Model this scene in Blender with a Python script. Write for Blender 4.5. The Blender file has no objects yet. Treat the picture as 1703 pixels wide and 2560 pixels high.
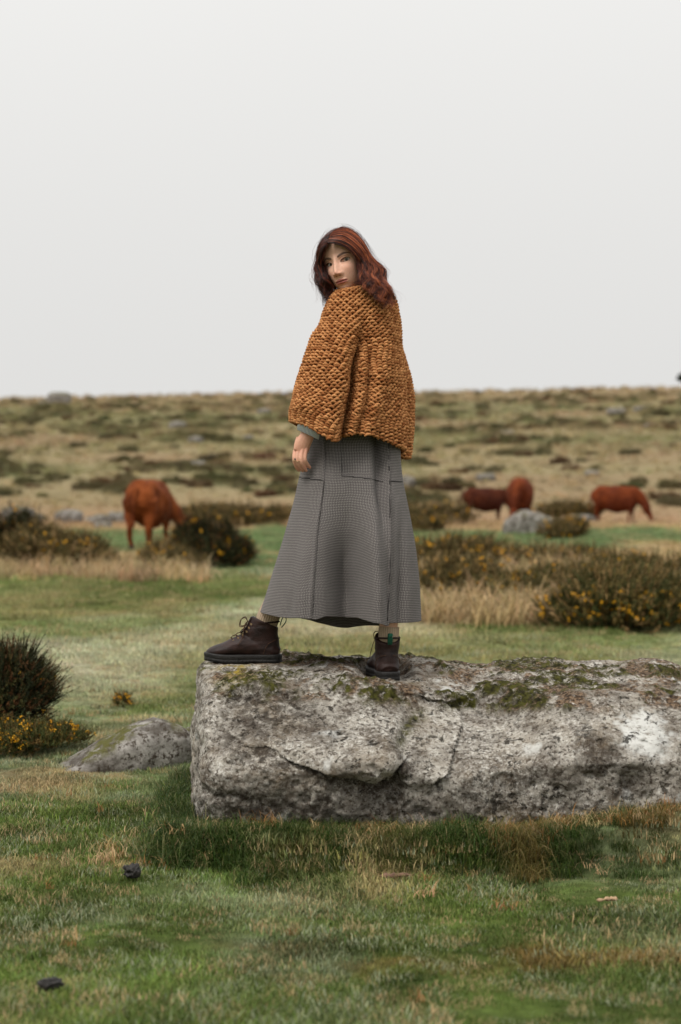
import bpy, math, random
import numpy as np
from mathutils import Vector, Matrix, Euler

sc = bpy.context.scene
C = sc.collection
R = math.radians
# ------------------------------------------------------------------ camera
FPX = 4978.0            # focal length in photograph pixels (70 mm, 36 mm tall frame)
EYE = 1.25              # camera height
EYE_ROW = 1210.0        # photograph row of the eye line
cam_d = bpy.data.cameras.new('camera')
cam_d.sensor_fit = 'VERTICAL'; cam_d.sensor_height = 36.0; cam_d.lens = 70.0
cam_d.clip_start = 0.1; cam_d.clip_end = 3000.0
cam_d.dof.use_dof = True
cam_d.dof.focus_distance = 7.30
cam_d.dof.aperture_fstop = 3.0
cam = bpy.data.objects.new('camera', cam_d); C.objects.link(cam)
cam.location = (0, 0, EYE)
cam.rotation_euler = (R(90) - math.atan(70.0 / FPX), 0, 0)
sc.camera = cam
# ------------------------------------------------------------------ overcast sky
SUN_EL, SUN_AZ = R(53), R(-35)      # soft light from high up, slightly left of and behind the camera's view axis
w = bpy.data.worlds.new('World'); sc.world = w; w.use_nodes = True
nt = w.node_tree; nt.nodes.clear()
_o = nt.nodes.new('ShaderNodeOutputWorld'); _b = nt.nodes.new('ShaderNodeBackground')
_tc = nt.nodes.new('ShaderNodeTexCoord'); _sx = nt.nodes.new('ShaderNodeSeparateXYZ')
nt.links.new(_tc.outputs['Generated'], _sx.inputs[0])
_cl = nt.nodes.new('ShaderNodeMath'); _cl.operation = 'MAXIMUM'; _cl.inputs[1].default_value = 0.0
nt.links.new(_sx.outputs['Z'], _cl.inputs[0])
_pw = nt.nodes.new('ShaderNodeMath'); _pw.operation = 'POWER'; _pw.inputs[1].default_value = 1.6
nt.links.new(_cl.outputs[0], _pw.inputs[0])
_r = nt.nodes.new('ShaderNodeMath'); _r.operation = 'MULTIPLY_ADD'; _r.inputs[1].default_value = 0.80; _r.inputs[2].default_value = 0.525   # overcast: brighter towards the zenith
nt.links.new(_pw.outputs[0], _r.inputs[0])
_n = nt.nodes.new('ShaderNodeTexNoise'); _n.inputs['Scale'].default_value = 2.2; _n.inputs['Detail'].default_value = 3.0
nt.links.new(_tc.outputs['Generated'], _n.inputs['Vector'])
_nr = nt.nodes.new('ShaderNodeMapRange'); _nr.inputs[3].default_value = 0.98; _nr.inputs[4].default_value = 1.02
nt.links.new(_n.outputs['Fac'], _nr.inputs[0])
_m = nt.nodes.new('ShaderNodeMath'); _m.operation = 'MULTIPLY'
nt.links.new(_r.outputs[0], _m.inputs[0]); nt.links.new(_nr.outputs[0], _m.inputs[1])
_sky = nt.nodes.new('ShaderNodeTexSky'); _sky.sky_type = 'NISHITA'; _sky.sun_disc = False
_sky.sun_elevation = SUN_EL; _sky.sun_rotation = SUN_AZ; _sky.dust_density = 6.0; _sky.air_density = 1.0
_bw = nt.nodes.new('ShaderNodeRGBToBW'); nt.links.new(_sky.outputs[0], _bw.inputs[0])
_ma = nt.nodes.new('ShaderNodeMath'); _ma.operation = 'MULTIPLY_ADD'       # a little of the clear sky's own brightness above the cloud
_ma.inputs[1].default_value = 0.0028
nt.links.new(_bw.outputs[0], _ma.inputs[0]); nt.links.new(_m.outputs[0], _ma.inputs[2])
_cm = nt.nodes.new('ShaderNodeCombineColor')
for _k, _g in enumerate((1.0, 0.994, 0.975)):
    _q = nt.nodes.new('ShaderNodeMath'); _q.operation = 'MULTIPLY'; _q.inputs[1].default_value = _g
    nt.links.new(_ma.outputs[0], _q.inputs[0]); nt.links.new(_q.outputs[0], _cm.inputs[_k])
nt.links.new(_cm.outputs[0], _b.inputs['Color']); _b.inputs['Strength'].default_value = 1.0
nt.links.new(_b.outputs[0], _o.inputs[0])
# ------------------------------------------------------------------ veiled sun
sd = bpy.data.lights.new('sun', 'SUN'); sd.energy = 1.5; sd.angle = R(22); sd.color = (1.0, 0.955, 0.89)
sun = bpy.data.objects.new('sun', sd); C.objects.link(sun)
_d = Vector((math.sin(R(-38)) * math.cos(SUN_EL), -math.cos(R(-38)) * math.cos(SUN_EL), math.sin(SUN_EL)))
sun.rotation_euler = _d.to_track_quat('Z', 'Y').to_euler()
_sky.sun_rotation = math.atan2(_d.x, _d.y)
# ------------------------------------------------------------------ picture
vs = sc.view_settings
vs.view_transform = 'Standard'; vs.look = 'None'; vs.exposure = 0.5; vs.gamma = 1.0; vs.use_curve_mapping = False
cy = sc.cycles
cy.max_bounces = 5; cy.diffuse_bounces = 3; cy.glossy_bounces = 2; cy.transmission_bounces = 3; cy.transparent_max_bounces = 4
cy.use_denoising = True; cy.use_adaptive_sampling = True; cy.adaptive_threshold = 0.015
cy.caustics_reflective = False; cy.caustics_refractive = False

# ================================================================== helpers
def P(px, py, Y):
    """world point seen at a photograph pixel, at distance Y"""
    return np.array([(px - 851.5) / FPX * Y, Y, EYE - (py - EYE_ROW) / FPX * Y])

def hash3(ix, iy, iz, seed):
    h = (ix.astype(np.int64) * 374761393 + iy.astype(np.int64) * 668265263 + iz.astype(np.int64) * 2147483647 + seed * 144665) & 0xffffffff
    h = ((h ^ (h >> 13)) * 1274126177) & 0xffffffff
    h = ((h ^ (h >> 16)) * 2246822519) & 0xffffffff
    return ((h ^ (h >> 15)) & 0xffff) / 65535.0
def vn(x, y, z=0.0, seed=0):
    """value noise 0..1"""
    x, y, z = np.broadcast_arrays(np.asarray(x, float), np.asarray(y, float), np.asarray(z, float))
    fx, fy, fz = np.floor(x), np.floor(y), np.floor(z)
    ix, iy, iz = fx.astype(np.int64), fy.astype(np.int64), fz.astype(np.int64)
    u, v, t = x - fx, y - fy, z - fz
    u = u*u*u*(u*(u*6-15)+10); v = v*v*v*(v*(v*6-15)+10); t = t*t*t*(t*(t*6-15)+10)
    r = 0
    for a in (0, 1):
        for b in (0, 1):
            for c in (0, 1):
                r = r + hash3(ix+a, iy+b, iz+c, seed) * (u if a else 1-u) * (v if b else 1-v) * (t if c else 1-t)
    return r
def fbm(x, y, z=0.0, o=4, seed=0):
    """fractal noise, about -1..1"""
    s = 0; a = 1.0; tot = 0
    for k in range(o):
        f = 2.03 ** k
        s = s + a * (vn(np.asarray(x)*f + 17.3*k, np.asarray(y)*f - 9.1*k, np.asarray(z)*f + 4.7*k, seed + k) * 2 - 1); tot += a; a *= 0.5
    return s / tot * 1.5
def sst(a, b, x):
    t = np.clip((np.asarray(x, float) - a) / (b - a), 0, 1); return t * t * (3 - 2 * t)
def lerp(a, b, t): return a + (b - a) * t

def mk(name, V, F, mat=None, parent=None, smooth=True, attrs=None, uv=None, kind=None, origin=None):
    """one mesh object from arrays (F: n x 3 or n x 4, or a list of such arrays)"""
    V = np.asarray(V, np.float32).reshape(-1, 3).copy()
    if origin is None and parent is not None: origin = ORG.get(parent.name, (0, 0, 0))
    if origin is not None: V -= np.asarray(origin, np.float32)
    Fs = F if isinstance(F, list) else [F]
    Fs = [np.asarray(f, np.int32) for f in Fs if len(f)]
    me = bpy.data.meshes.new(name)
    me.vertices.add(len(V)); me.vertices.foreach_set('co', V.ravel())
    li = np.concatenate([f.ravel() for f in Fs]); tot = np.concatenate([np.full(len(f), f.shape[1], np.int32) for f in Fs])
    st = np.concatenate([[0], np.cumsum(tot)[:-1]]).astype(np.int32)
    me.loops.add(len(li)); me.loops.foreach_set('vertex_index', li)
    me.polygons.add(len(tot)); me.polygons.foreach_set('loop_start', st); me.polygons.foreach_set('loop_total', tot)
    me.polygons.foreach_set('use_smooth', np.full(len(tot), smooth))
    if uv is not None:
        l = me.uv_layers.new(name='UVMap'); l.data.foreach_set('uv', np.asarray(uv, np.float32)[li].ravel())
    for k, a in (attrs or {}).items():
        a = np.asarray(a, np.float32)
        if a.ndim == 1:
            me.attributes.new(k, 'FLOAT', 'POINT').data.foreach_set('value', a)
        else:
            if a.shape[1] == 3: a = np.concatenate([a, np.ones((len(a), 1), np.float32)], 1)
            me.attributes.new(k, 'FLOAT_COLOR', 'POINT').data.foreach_set('color', a.ravel())
    me.update(calc_edges=True); me.validate()
    o = bpy.data.objects.new(name, me); C.objects.link(o)
    if mat: me.materials.append(mat)
    if parent is not None: o.parent = parent
    elif origin is not None: o.location = origin
    if kind: o['kind'] = kind
    return o
ORG = {}
def thing(name, label, cat, loc, group=None):
    e = bpy.data.objects.new(name, None); C.objects.link(e); e.location = loc; e.empty_display_size = 0.1
    e['label'] = label; e['category'] = cat
    if group: e['group'] = group
    ORG[e.name] = tuple(loc)
    return e
def tag(o, label, cat, group=None):
    o['label'] = label; o['category'] = cat
    if group: o['group'] = group
    return o

def tube(path, rad, sides=8, cap=True, flat=None, up=None):
    """swept tube; rad: scalar, (n,) or (n,2) [width, thickness]"""
    p = np.asarray(path, float); n = len(p)
    r = np.asarray(rad, float)
    if r.ndim == 0: r = np.full((n, 2), float(r))
    elif r.ndim == 1 or r.shape[1] == 1: r = np.stack([r.ravel(), r.ravel()], 1)
    t = np.gradient(p, axis=0); t /= np.linalg.norm(t, axis=1)[:, None] + 1e-12
    a = np.array(up if up is not None else ((0, 0, 1) if abs(t[0][2]) < .9 else (0, 1, 0)), float)
    V = []
    for i in range(n):
        s = np.cross(t[i], a); s /= np.linalg.norm(s) + 1e-12
        b = np.cross(s, t[i]); a = b if up is None else a
        an = np.arange(sides) / sides * 2 * math.pi
        V.append(p[i] + np.cos(an)[:, None] * s * r[i, 0] + np.sin(an)[:, None] * b * r[i, 1])
    V = np.concatenate(V)
    F = []
    for i in range(n - 1):
        for k in range(sides):
            F.append((i*sides+k, i*sides+(k+1) % sides, (i+1)*sides+(k+1) % sides, (i+1)*sides+k))
    T = []
    if cap:
        V = np.concatenate([V, p[:1], p[-1:]]); c0, c1 = n*sides, n*sides+1
        for k in range(sides):
            T.append((c0, (k+1) % sides, k)); T.append((c1, (n-1)*sides+k, (n-1)*sides+(k+1) % sides))
    return V, np.array(F), np.array(T).reshape(-1, 3)
def spline(pts, n):
    """Catmull-Rom through rows of pts"""
    p = np.asarray(pts, float); m = len(p)
    q = np.concatenate([[2*p[0]-p[1]], p, [2*p[-1]-p[-2]]])
    s = np.linspace(0, m - 1 - 1e-9, n); i = s.astype(int); t = (s - i)[:, None]
    a, b, c, d = q[i], q[i+1], q[i+2], q[i+3]
    return 0.5 * (2*b + (c-a)*t + (2*a-5*b+4*c-d)*t*t + (3*b-a-3*c+d)*t**3)
class MB:
    """collects pieces into one mesh"""
    def __init__(s): s.v = []; s.q = []; s.t = []; s.n = 0; s.a = []
    def add(s, V, Q=None, T=None, a=None):
        V = np.asarray(V, float).reshape(-1, 3)
        if Q is not None and len(Q): s.q.append(np.asarray(Q) + s.n)
        if T is not None and len(T): s.t.append(np.asarray(T) + s.n)
        s.v.append(V); s.n += len(V)
        if a is not None: s.a.append(np.broadcast_to(np.asarray(a, float), (len(V),) + np.shape(a)[-1:]) if np.ndim(a) == 1 else np.full(len(V), float(a)))
        return s
    def tube(s, path, rad, sides=8, **k):
        a = k.pop('a', None); V, Q, T = tube(path, rad, sides, **k); return s.add(V, Q, T, a)
    def faces(s):
        return [np.concatenate(x) for x in (s.q, s.t) if x]
    def build(s, name, mat, parent=None, smooth=True, an=None, **k):
        at = {an: np.concatenate(s.a)} if an and s.a else None
        return mk(name, np.concatenate(s.v), s.faces(), mat, parent, smooth, at, **k)
def remeshed(mb, voxel, smooth=3, it=0.5):
    """voxel union of the pieces, as arrays"""
    o = mk('tmp', np.concatenate(mb.v), mb.faces())
    m = o.modifiers.new('r', 'REMESH'); m.mode = 'VOXEL'; m.voxel_size = voxel; m.use_smooth_shade = True
    if smooth: s = o.modifiers.new('s', 'SMOOTH'); s.factor = it; s.iterations = smooth
    me = bpy.data.meshes.new_from_object(o.evaluated_get(bpy.context.evaluated_depsgraph_get()))
    V = np.empty(len(me.vertices) * 3, np.float32); me.vertices.foreach_get('co', V)
    tri, quad = [], []
    for p in me.polygons:
        (quad if len(p.vertices) == 4 else tri).append(tuple(p.vertices))
    d = o.data; bpy.data.objects.remove(o); bpy.data.meshes.remove(d); bpy.data.meshes.remove(me)
    return V.reshape(-1, 3), np.array(quad).reshape(-1, 4), np.array(tri).reshape(-1, 3)

# ------------------------------------------------------------------ materials
def newmat(name):
    m = bpy.data.materials.new(name); m.use_nodes = True
    return m, m.node_tree, m.node_tree.nodes['Principled BSDF']
class N:
    """short-hand for building node trees"""
    def __init__(s, nt): s.nt = nt
    def new(s, t, **k):
        n = s.nt.nodes.new('ShaderNode' + t)
        for a, b in k.items(): setattr(n, a, b)
        return n
    def put(s, sock, v):
        if isinstance(v, bpy.types.NodeSocket): s.nt.links.new(v, sock)
        elif isinstance(v, (tuple, list)) and len(v) == 3 and sock.type == 'RGBA': sock.default_value = (*v, 1)
        else: sock.default_value = v
    def noise(s, scale, detail=4, rough=.55, vec=None, dist=0):
        n = s.new('TexNoise'); n.inputs['Scale'].default_value = scale; n.inputs['Detail'].default_value = detail
        n.inputs['Roughness'].default_value = rough; n.inputs['Distortion'].default_value = dist
        s.put(n.inputs['Vector'], vec if vec is not None else s.obj()); return n.outputs['Fac']
    def voro(s, scale, vec=None, feat='F1', rnd=1.0):
        n = s.new('TexVoronoi', feature=feat); n.inputs['Scale'].default_value = scale; n.inputs['Randomness'].default_value = rnd
        s.put(n.inputs['Vector'], vec if vec is not None else s.obj()); return n
    def obj(s): 
        if not hasattr(s, '_o'): s._o = s.new('TexCoord').outputs['Object']
        return s._o
    def uv(s): return s.new('TexCoord').outputs['UV']
    def attr(s, name, inst=False):
        n = s.new('Attribute', attribute_name=name)
        if inst: n.attribute_type = 'INSTANCER'
        return n
    def ramp(s, fac, a, b, lo=0.0, hi=1.0):
        n = s.new('MapRange', interpolation_type='SMOOTHSTEP')
        s.put(n.inputs[0], fac); n.inputs[1].default_value = a; n.inputs[2].default_value = b
        n.inputs[3].default_value = lo; n.inputs[4].default_value = hi; return n.outputs[0]
    def mix(s, fac, a, b, mode='MIX'):
        n = s.new('Mix', data_type='RGBA', blend_type=mode)
        s.put(n.inputs['Factor'], fac); s.put(n.inputs[6], a); s.put(n.inputs[7], b); return n.outputs[2]
    def math(s, op, a, b=0.0):
        n = s.new('Math', operation=op); s.put(n.inputs[0], a); s.put(n.inputs[1], b); return n.outputs[0]
    def bump(s, h, dist=.01, strength=1.0, nrm=None):
        n = s.new('Bump'); n.inputs['Distance'].default_value = dist; n.inputs['Strength'].default_value = strength
        s.put(n.inputs['Height'], h)
        if nrm is not None: s.put(n.inputs['Normal'], nrm)
        return n.outputs['Normal']
def simple_mat(name, col, rough=.7, var=.25, scale=30, spec=.3, bump=0.0, bscale=None, sss=0):
    m, nt, b = newmat(name); n = N(nt)
    f = n.noise(scale, 5)
    c2 = tuple(min(1, c * (1 + var)) for c in col); c1 = tuple(c * (1 - var) for c in col)
    n.put(b.inputs['Base Color'], n.mix(n.ramp(f, .3, .7), c1, c2))
    b.inputs['Roughness'].default_value = rough; b.inputs['Specular IOR Level'].default_value = spec
    if bump: n.put(b.inputs['Normal'], n.bump(n.noise(bscale or scale * 3, 4), bump))
    return m
# ================================================================== terrain
def crest(x):           # height of the far ridge
    return 12.75 + 0.010 * x + 0.00011 * x * np.abs(x) + 0.35 * fbm(np.asarray(x) / 55.0, 3.3, seed=5, o=3)
ROCK_X0, ROCK_X1, ROCK_Y0, ROCK_Y1 = -0.54, 1.50, 6.74, 7.80
def rock_dist(x, y):    # distance in plan to the big boulder
    dx = np.maximum(np.maximum((ROCK_X0 + .03 - x) * 2.4, x - ROCK_X1), 0); dy = np.maximum(np.maximum(ROCK_Y0 - y, y - ROCK_Y1), 0)
    return np.hypot(dx, dy)
def gz(x, y):
    x = np.asarray(x, float); y = np.asarray(y, float)
    near = np.clip((40 - np.abs(y)) / 25, 0, 1)
    z = (0.022 * fbm(x * 0.9, y * 0.9, seed=1, o=4) + .011 * fbm(x * 5, y * 5, seed=4, o=3) * (y < 14)) * near + 0.06 * fbm(x * .13, y * .13, seed=2, o=3) * sst(8, 20, y)
    d = rock_dist(x, y)
    dn = d + 0.13 * fbm(x * 2.2, y * 2.2, seed=7, o=3)
    z = z + (0.085 + 0.085 * sst(.45, 1.2, x)) * (1 - sst(0.24, 0.40, dn))
    z = z + 0.10 * fbm(x * .5, y * .5, seed=3, o=3) * sst(14, 30, y) * (1 - sst(60, 90, y))
    t = np.clip((y - 66) / (255 - 66), 0, 1)
    hill = crest(x) * (t ** 1.05) * (1 - 0.9 * sst(262, 700, y))
    hill = hill + 0.35 * fbm(x / 11, y / 17, seed=9, o=4) * sst(66, 110, y) * (1 - sst(190, 262, y))
    return z + np.where(y > 66, hill, 0)
GREEN, DEW, STRAW = np.array([.088, .128, .030]), np.array([.255, .285, .190]), np.array([.40, .30, .17])
RUST, DARK, OLIVE, PINK = np.array([.20, .085, .035]), np.array([.050, .048, .022]), np.array([.165, .15, .075]), np.array([.30, .19, .12])
def cmap(x, y, fine=True):
    """turf colour over the moor"""
    x = np.asarray(x, float); y = np.asarray(y, float); sh = x.shape
    def m(a, b, t): return a * (1 - t[..., None]) + b * t[..., None]
    one = np.ones(sh)[..., None]
    n1 = fbm(x * 1.6, y * 1.1, seed=21, o=5); n2 = fbm(x * .7, y * .6, seed=22, o=4); n3 = fbm(x * 4.5, y * 4.0, seed=23, o=4)
    c = m(GREEN * one, DEW, sst(-.1, .75, n2 + .35 * n3) * .55)
    c = m(c, STRAW, sst(.08, .7, n1 + .35 * n3) * .75)
    c = m(c, RUST, sst(.55, .95, fbm(x * 2.3 + 40, y * 2.3, seed=29, o=4)) * .55)
    c = c * (1 + .42 * fbm(x * 5.5, y * 5.0, seed=33, o=3) + .25 * fbm(x * 1.3, y * 1.2, seed=34, o=3))[..., None]
    # dewy sward behind the boulder
    k = sst(9, 13, y) * (1 - sst(24, 32, y))
    w = fbm(x * .55, y * .22, seed=24, o=5)
    mid = m(np.array([.17, .21, .075]) * one, np.array([.42, .43, .31]), sst(-.25, .5, w))
    mid = m(mid, STRAW * .85, sst(.1, .7, fbm(x * .4 + 9, y * .2, seed=25, o=4)) * .4)
    mid = m(mid, GREEN * .9, sst(.3, .7, fbm(x * .8 + 3, y * .35, seed=31, o=4)) * .7)
    c = m(c, mid, k)
    # flat of straw and bright lawn before the hill
    k = sst(24, 31, y)
    far = m(STRAW * one, np.array([.15, .21, .095]), sst(-.15, .15, fbm(x * .12, y * .1, seed=26, o=4) + 1.1 * np.exp(-((y - 43) / 8) ** 2) - .35))
    far = m(far, PINK * .95, sst(52, 62, y + 4 * fbm(x * .15, y * .1, seed=27)) * (1 - sst(78, 90, y)) * .7)
    c = m(c, far, k)
    # the hillside
    k = sst(66, 84, y)
    h1 = fbm(x / 9, y / 14, seed=41, o=5); h2 = fbm(x / 3.2, y / 5, seed=42, o=4)
    hill = m(np.array([.27, .225, .128]) * one, np.array([.19, .175, .086]), sst(-.2, .35, h1 + .3 * h2))
    hill = m(hill, DARK * 2, sst(.35, .7, h2 + .3 * h1) * .6)
    hill = m(hill, PINK * .9, sst(.2, .6, fbm(x / 25, y / 12, seed=43, o=3)) * .45)
    hill = m(hill, np.array([.13, .165, .075]), sst(.35, .7, fbm(x / 20 + 5, y / 16, seed=44, o=4)) * .45)
    hill = m(hill, np.array([.31, .23, .145]) * one, sst(180, 245, y) * .75)
    c = m(c, hill, k)
    return c
def axis(lo, hi, dens, fmax):
    """positive spacing that grows with distance"""
    p = [0.0]; s = dens
    while p[-1] < hi: p.append(p[-1] + s); s = min(s * 1.028, fmax)
    return np.array(p)
_px = axis(0, 420, 0.045, 9.0); _xs = np.concatenate([-_px[:0:-1], _px]) + 0.3
_py = axis(0, 900, 0.045, 12.0); _pb = axis(0, 120, 0.06, 8.0)
_ys = np.concatenate([6.6 - _pb[:0:-1], 6.6 + _py])
_X, _Y = np.meshgrid(_xs, _ys)
_Z = gz(_X, _Y)
nx_, ny_ = len(_xs), len(_ys)
_i = np.arange(nx_ * ny_).reshape(ny_, nx_)
_F = np.stack([_i[:-1, :-1], _i[:-1, 1:], _i[1:, 1:], _i[1:, :-1]], -1).reshape(-1, 4)
gm, gnt, gb = newmat('turf_soil'); n = N(gnt)
_c = n.attr('gcol').outputs['Color']
_c = n.mix(n.ramp(n.noise(14, 6, .7), .3, .75), n.mix(1.0, _c, (.52, .50, .46), 'MULTIPLY'), n.mix(1.0, _c, (1.12, 1.1, 1.05), 'MULTIPLY'))
n.put(gb.inputs['Base Color'], _c); gb.inputs['Roughness'].default_value = .9; gb.inputs['Specular IOR Level'].default_value = .05
n.put(gb.inputs['Normal'], n.bump(n.noise(25, 6, .7), .03, .8))
ground = mk('ground', np.stack([_X, _Y, _Z], -1), _F, gm, attrs={'gcol': cmap(_X, _Y).reshape(-1, 3)}, kind='structure')

# ================================================================== big boulder
def rock_mesh(nx, ny, nz, ex=6.0):
    """box surface grid in -1..1, pushed onto a rounded box"""
    V = []; F = []; key = {}
    def face(A, B, fn):
        ii = np.empty((len(A), len(B)), int)
        a, b = np.meshgrid(A, B, indexing='ij'); p = fn(a, b)
        base = sum(len(v) for v in V); V.append(p.reshape(-1, 3))
        ii = base + np.arange(a.size).reshape(a.shape)
        F.append(np.stack([ii[:-1, :-1], ii[1:, :-1], ii[1:, 1:], ii[:-1, 1:]], -1).reshape(-1, 4))
    X = np.linspace(-1, 1, nx); Y = np.linspace(-1, 1, ny); Z = np.linspace(-1, 1, nz)
    o = lambda a: np.ones_like(a)
    face(X, Z, lambda a, b: np.stack([a, -o(a), b], -1)); face(Z, X, lambda a, b: np.stack([b, o(a), a], -1))
    face(X, Y, lambda a, b: np.stack([a, b, o(a)], -1)); face(Y, X, lambda a, b: np.stack([b, a, -o(a)], -1))
    face(Z, Y, lambda a, b: np.stack([-o(a), b, a], -1)); face(Y, Z, lambda a, b: np.stack([o(a), a, b], -1))
    V = np.concatenate(V); F = np.concatenate(F)
    k = np.round(V * 1e5).astype(np.int64); _, first, inv = np.unique(k, axis=0, return_index=True, return_inverse=True)
    return V[first], inv.reshape(-1)[F]
def seg_dist(x, z, poly):
    """distance to a polyline and which side (+ = left of travel)"""
    best = np.full(x.shape, 9.0); side = np.zeros(x.shape)
    for (ax, az), (bx, bz) in zip(poly[:-1], poly[1:]):
        dx, dz = bx - ax, bz - az; t = np.clip(((x - ax) * dx + (z - az) * dz) / (dx*dx + dz*dz), 0, 1)
        d = np.hypot(x - ax - t*dx, z - az - t*dz); s = dx * (z - az) - dz * (x - ax)
        k = d < best; best = np.where(k, d, best); side = np.where(k, np.sign(s), side)
    return best, side
def rk(px, py, Y=6.86): p = P(px, py, Y); return (p[0], p[2])
rv, rf = rock_mesh(360, 170, 130)
ex = 11.0
nr = (np.abs(rv) ** ex).sum(1) ** (1 / ex); rn = rv / nr[:, None]
u, v_, w_ = rn[:, 0], rn[:, 1], rn[:, 2]
x = lerp(ROCK_X0, ROCK_X1, (u + 1) / 2); y = lerp(6.73, 7.80, (v_ + 1) / 2); z = lerp(-0.12, 0.575, (w_ + 1) / 2)
up = sst(-.2, 1, w_)
# lean of the front face and tilt of the top towards the viewer
zb = .27 + .04 * fbm(x * 2.2, 3.1, seed=59, o=2) + .05 * sst(.2, .6, x)
y = y + np.where(v_ < 0, (0.36 * np.clip((z - zb) / .30, 0, 1.2) ** 1.25 + (.085 - .065 * sst(.2, .7, x)) * sst(zb, zb - .26, z)) * (-v_) ** 2, 0)
topt = np.interp(x, [-.5, -.30, -.12, .0, .12, .22, .36, .50, .62, .8, 1.0, 1.16, 1.24, 1.5], [.022, .016, .014, .018, .008, .004, -.01, -.03, -.018, -.008, -.002, .002, -.005, -.10])
z = z + up * (topt + 0.0 * x) - up * .065 * sst(.5, -.9, v_)
# left end: the block narrows slightly upward
x = x + np.where(u < 0, (.010 * sst(0, .55, z) + .048 * sst(.3, -1.0, v_)) * (-u) ** 4, 0)
front = sst(-.35, -.95, v_ - .35 * up)
fz = sst(-.1, .0, z)
lobe = [rk(*p) for p in ((530, 1818), (580, 1842), (640, 1862), (740, 1898), (830, 1932), (920, 1942), (980, 1925), (1008, 1890))]
lobe2 = [rk(*p) for p in ((1008, 1888), (990, 1850), (955, 1822), (925, 1800))]
wx_ = .016 * fbm(x*9, z*9, 1.0, o=3, seed=57); wz_ = .016 * fbm(x*9, z*9, 5.0, o=3, seed=58)
d, s = seg_dist(x + wx_, z + wz_, lobe)
left = sst(-.49, -.36, x)
proud = np.where(s > 0, 1.0, 0.0)
amt = np.interp(x, [-.5, -.4, -.2, 0, .12, .19, .225], [.0, .004, .020, .060, .080, .065, .0])
y = y - front * amt * (proud * (1 - sst(0.0, .26, d)) * sst(-.012, .07, d) - .65 * (1 - proud) * (1 - sst(.0, .15, d)))
dl, sl = seg_dist(x + wx_, z + wz_, lobe2)
y = y - front * .022 * (np.where(sl > 0, 1, -.5) * (1 - sst(0, .09, dl)))
d2, s2 = seg_dist(x + wx_*.6, z + wz_*.6, [rk(*p) for p in ((1004, 1850), (1030, 1822), (1062, 1798))])
y = y + front * .026 * np.exp(-(d2 / .022) ** 2)
d3, s3 = seg_dist(x + wx_, z + wz_, [rk(*p) for p in ((1148, 1770), (1160, 1812), (1152, 1858), (1132, 1896), (1118, 1912))])
y = y + front * .018 * np.where(s3 > 0, 1, 0) * (1 - sst(0, .13, d3)) - front * .012 * np.where(s3 > 0, 0, 1) * (1 - sst(0, .10, d3))
hx, hz = rk(1250, 1760)
y = y + front * .10 * np.exp(-((x - hx) / .12) ** 2 - ((z - hz) / .16) ** 2)
hx, hz = rk(1520, 1830)
y = y - front * .035 * np.exp(-((x - hx) / .22) ** 2 - ((z - hz) / .16) ** 2)
p = np.stack([x, y, z], 1)
q = p - np.array([.5, 7.27, .22]); nrm = np.sign(rn) * np.abs(rn) ** 6; nrm /= np.linalg.norm(nrm, axis=1)[:, None]
big = fbm(p[:, 0]*3.2, p[:, 1]*3.2, p[:, 2]*3.6, o=3, seed=51)
med = fbm(p[:, 0]*11, p[:, 1]*11, p[:, 2]*13, o=4, seed=52)
rid = 1 - np.abs(fbm(p[:, 0]*7, p[:, 1]*7, p[:, 2]*9, o=4, seed=53))
fin = fbm(p[:, 0]*42, p[:, 1]*42, p[:, 2]*42, o=3, seed=54)
pit = sst(.45, .8, fbm(p[:, 0]*26, p[:, 1]*26, p[:, 2]*22, o=3, seed=55))
k = sst(-1.3, -.6, w_)
amp_top = 1 - .25 * sst(.5, .9, w_)
p = p + nrm * (k * amp_top * (.026 * big + .012 * med + .013 * (rid - .8) + .0046 * fin - .012 * pit))[:, None]
# growth, stains and painted shade on the stone
topness = sst(.45, .85, nrm[:, 2] + .25 * up + .16 * med - .05)
moss = topness * sst(.05, .40, fbm(p[:, 0]*7.5, p[:, 1]*10, 0, o=5, seed=61) + .35 * fbm(p[:, 0]*34, p[:, 1]*34, 3, o=3, seed=62) - .06)
moss = np.clip(moss + .9 * np.exp(-((d2) / .018) ** 2) * front, 0, 1)
litter = topness * sst(-.1, .35, fbm(p[:, 0]*9, p[:, 1]*9, 7, o=5, seed=63) + .35 * fbm(p[:, 0]*45, p[:, 1]*45, 3, o=2, seed=69))
ylw = np.exp(-(((p[:, 0] + .37) / .085) ** 2 + ((p[:, 1] - 7.27) / .16) ** 2)) * topness * sst(-.35, .3, fbm(p[:, 0]*22, p[:, 1]*22, 2, o=4, seed=64))
stain_shade = sst(.25, .02, p[:, 2] + .12 * fbm(p[:, 0]*4, p[:, 1]*4, p[:, 2]*3, o=4, seed=65)) * front
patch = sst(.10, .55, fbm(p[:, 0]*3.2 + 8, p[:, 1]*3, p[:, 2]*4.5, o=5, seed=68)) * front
stain_shade = np.clip(.75 * patch + stain_shade * np.interp(p[:, 0], [-.5, .15, .6, 1.5], [1.0, .8, .35, .25]) + .9 * np.exp(-(d / .065) ** 2) * (1 - proud) * front * left, 0, 1)  # dark stain patches, plus shade painted in below the overhanging lobe
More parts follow.
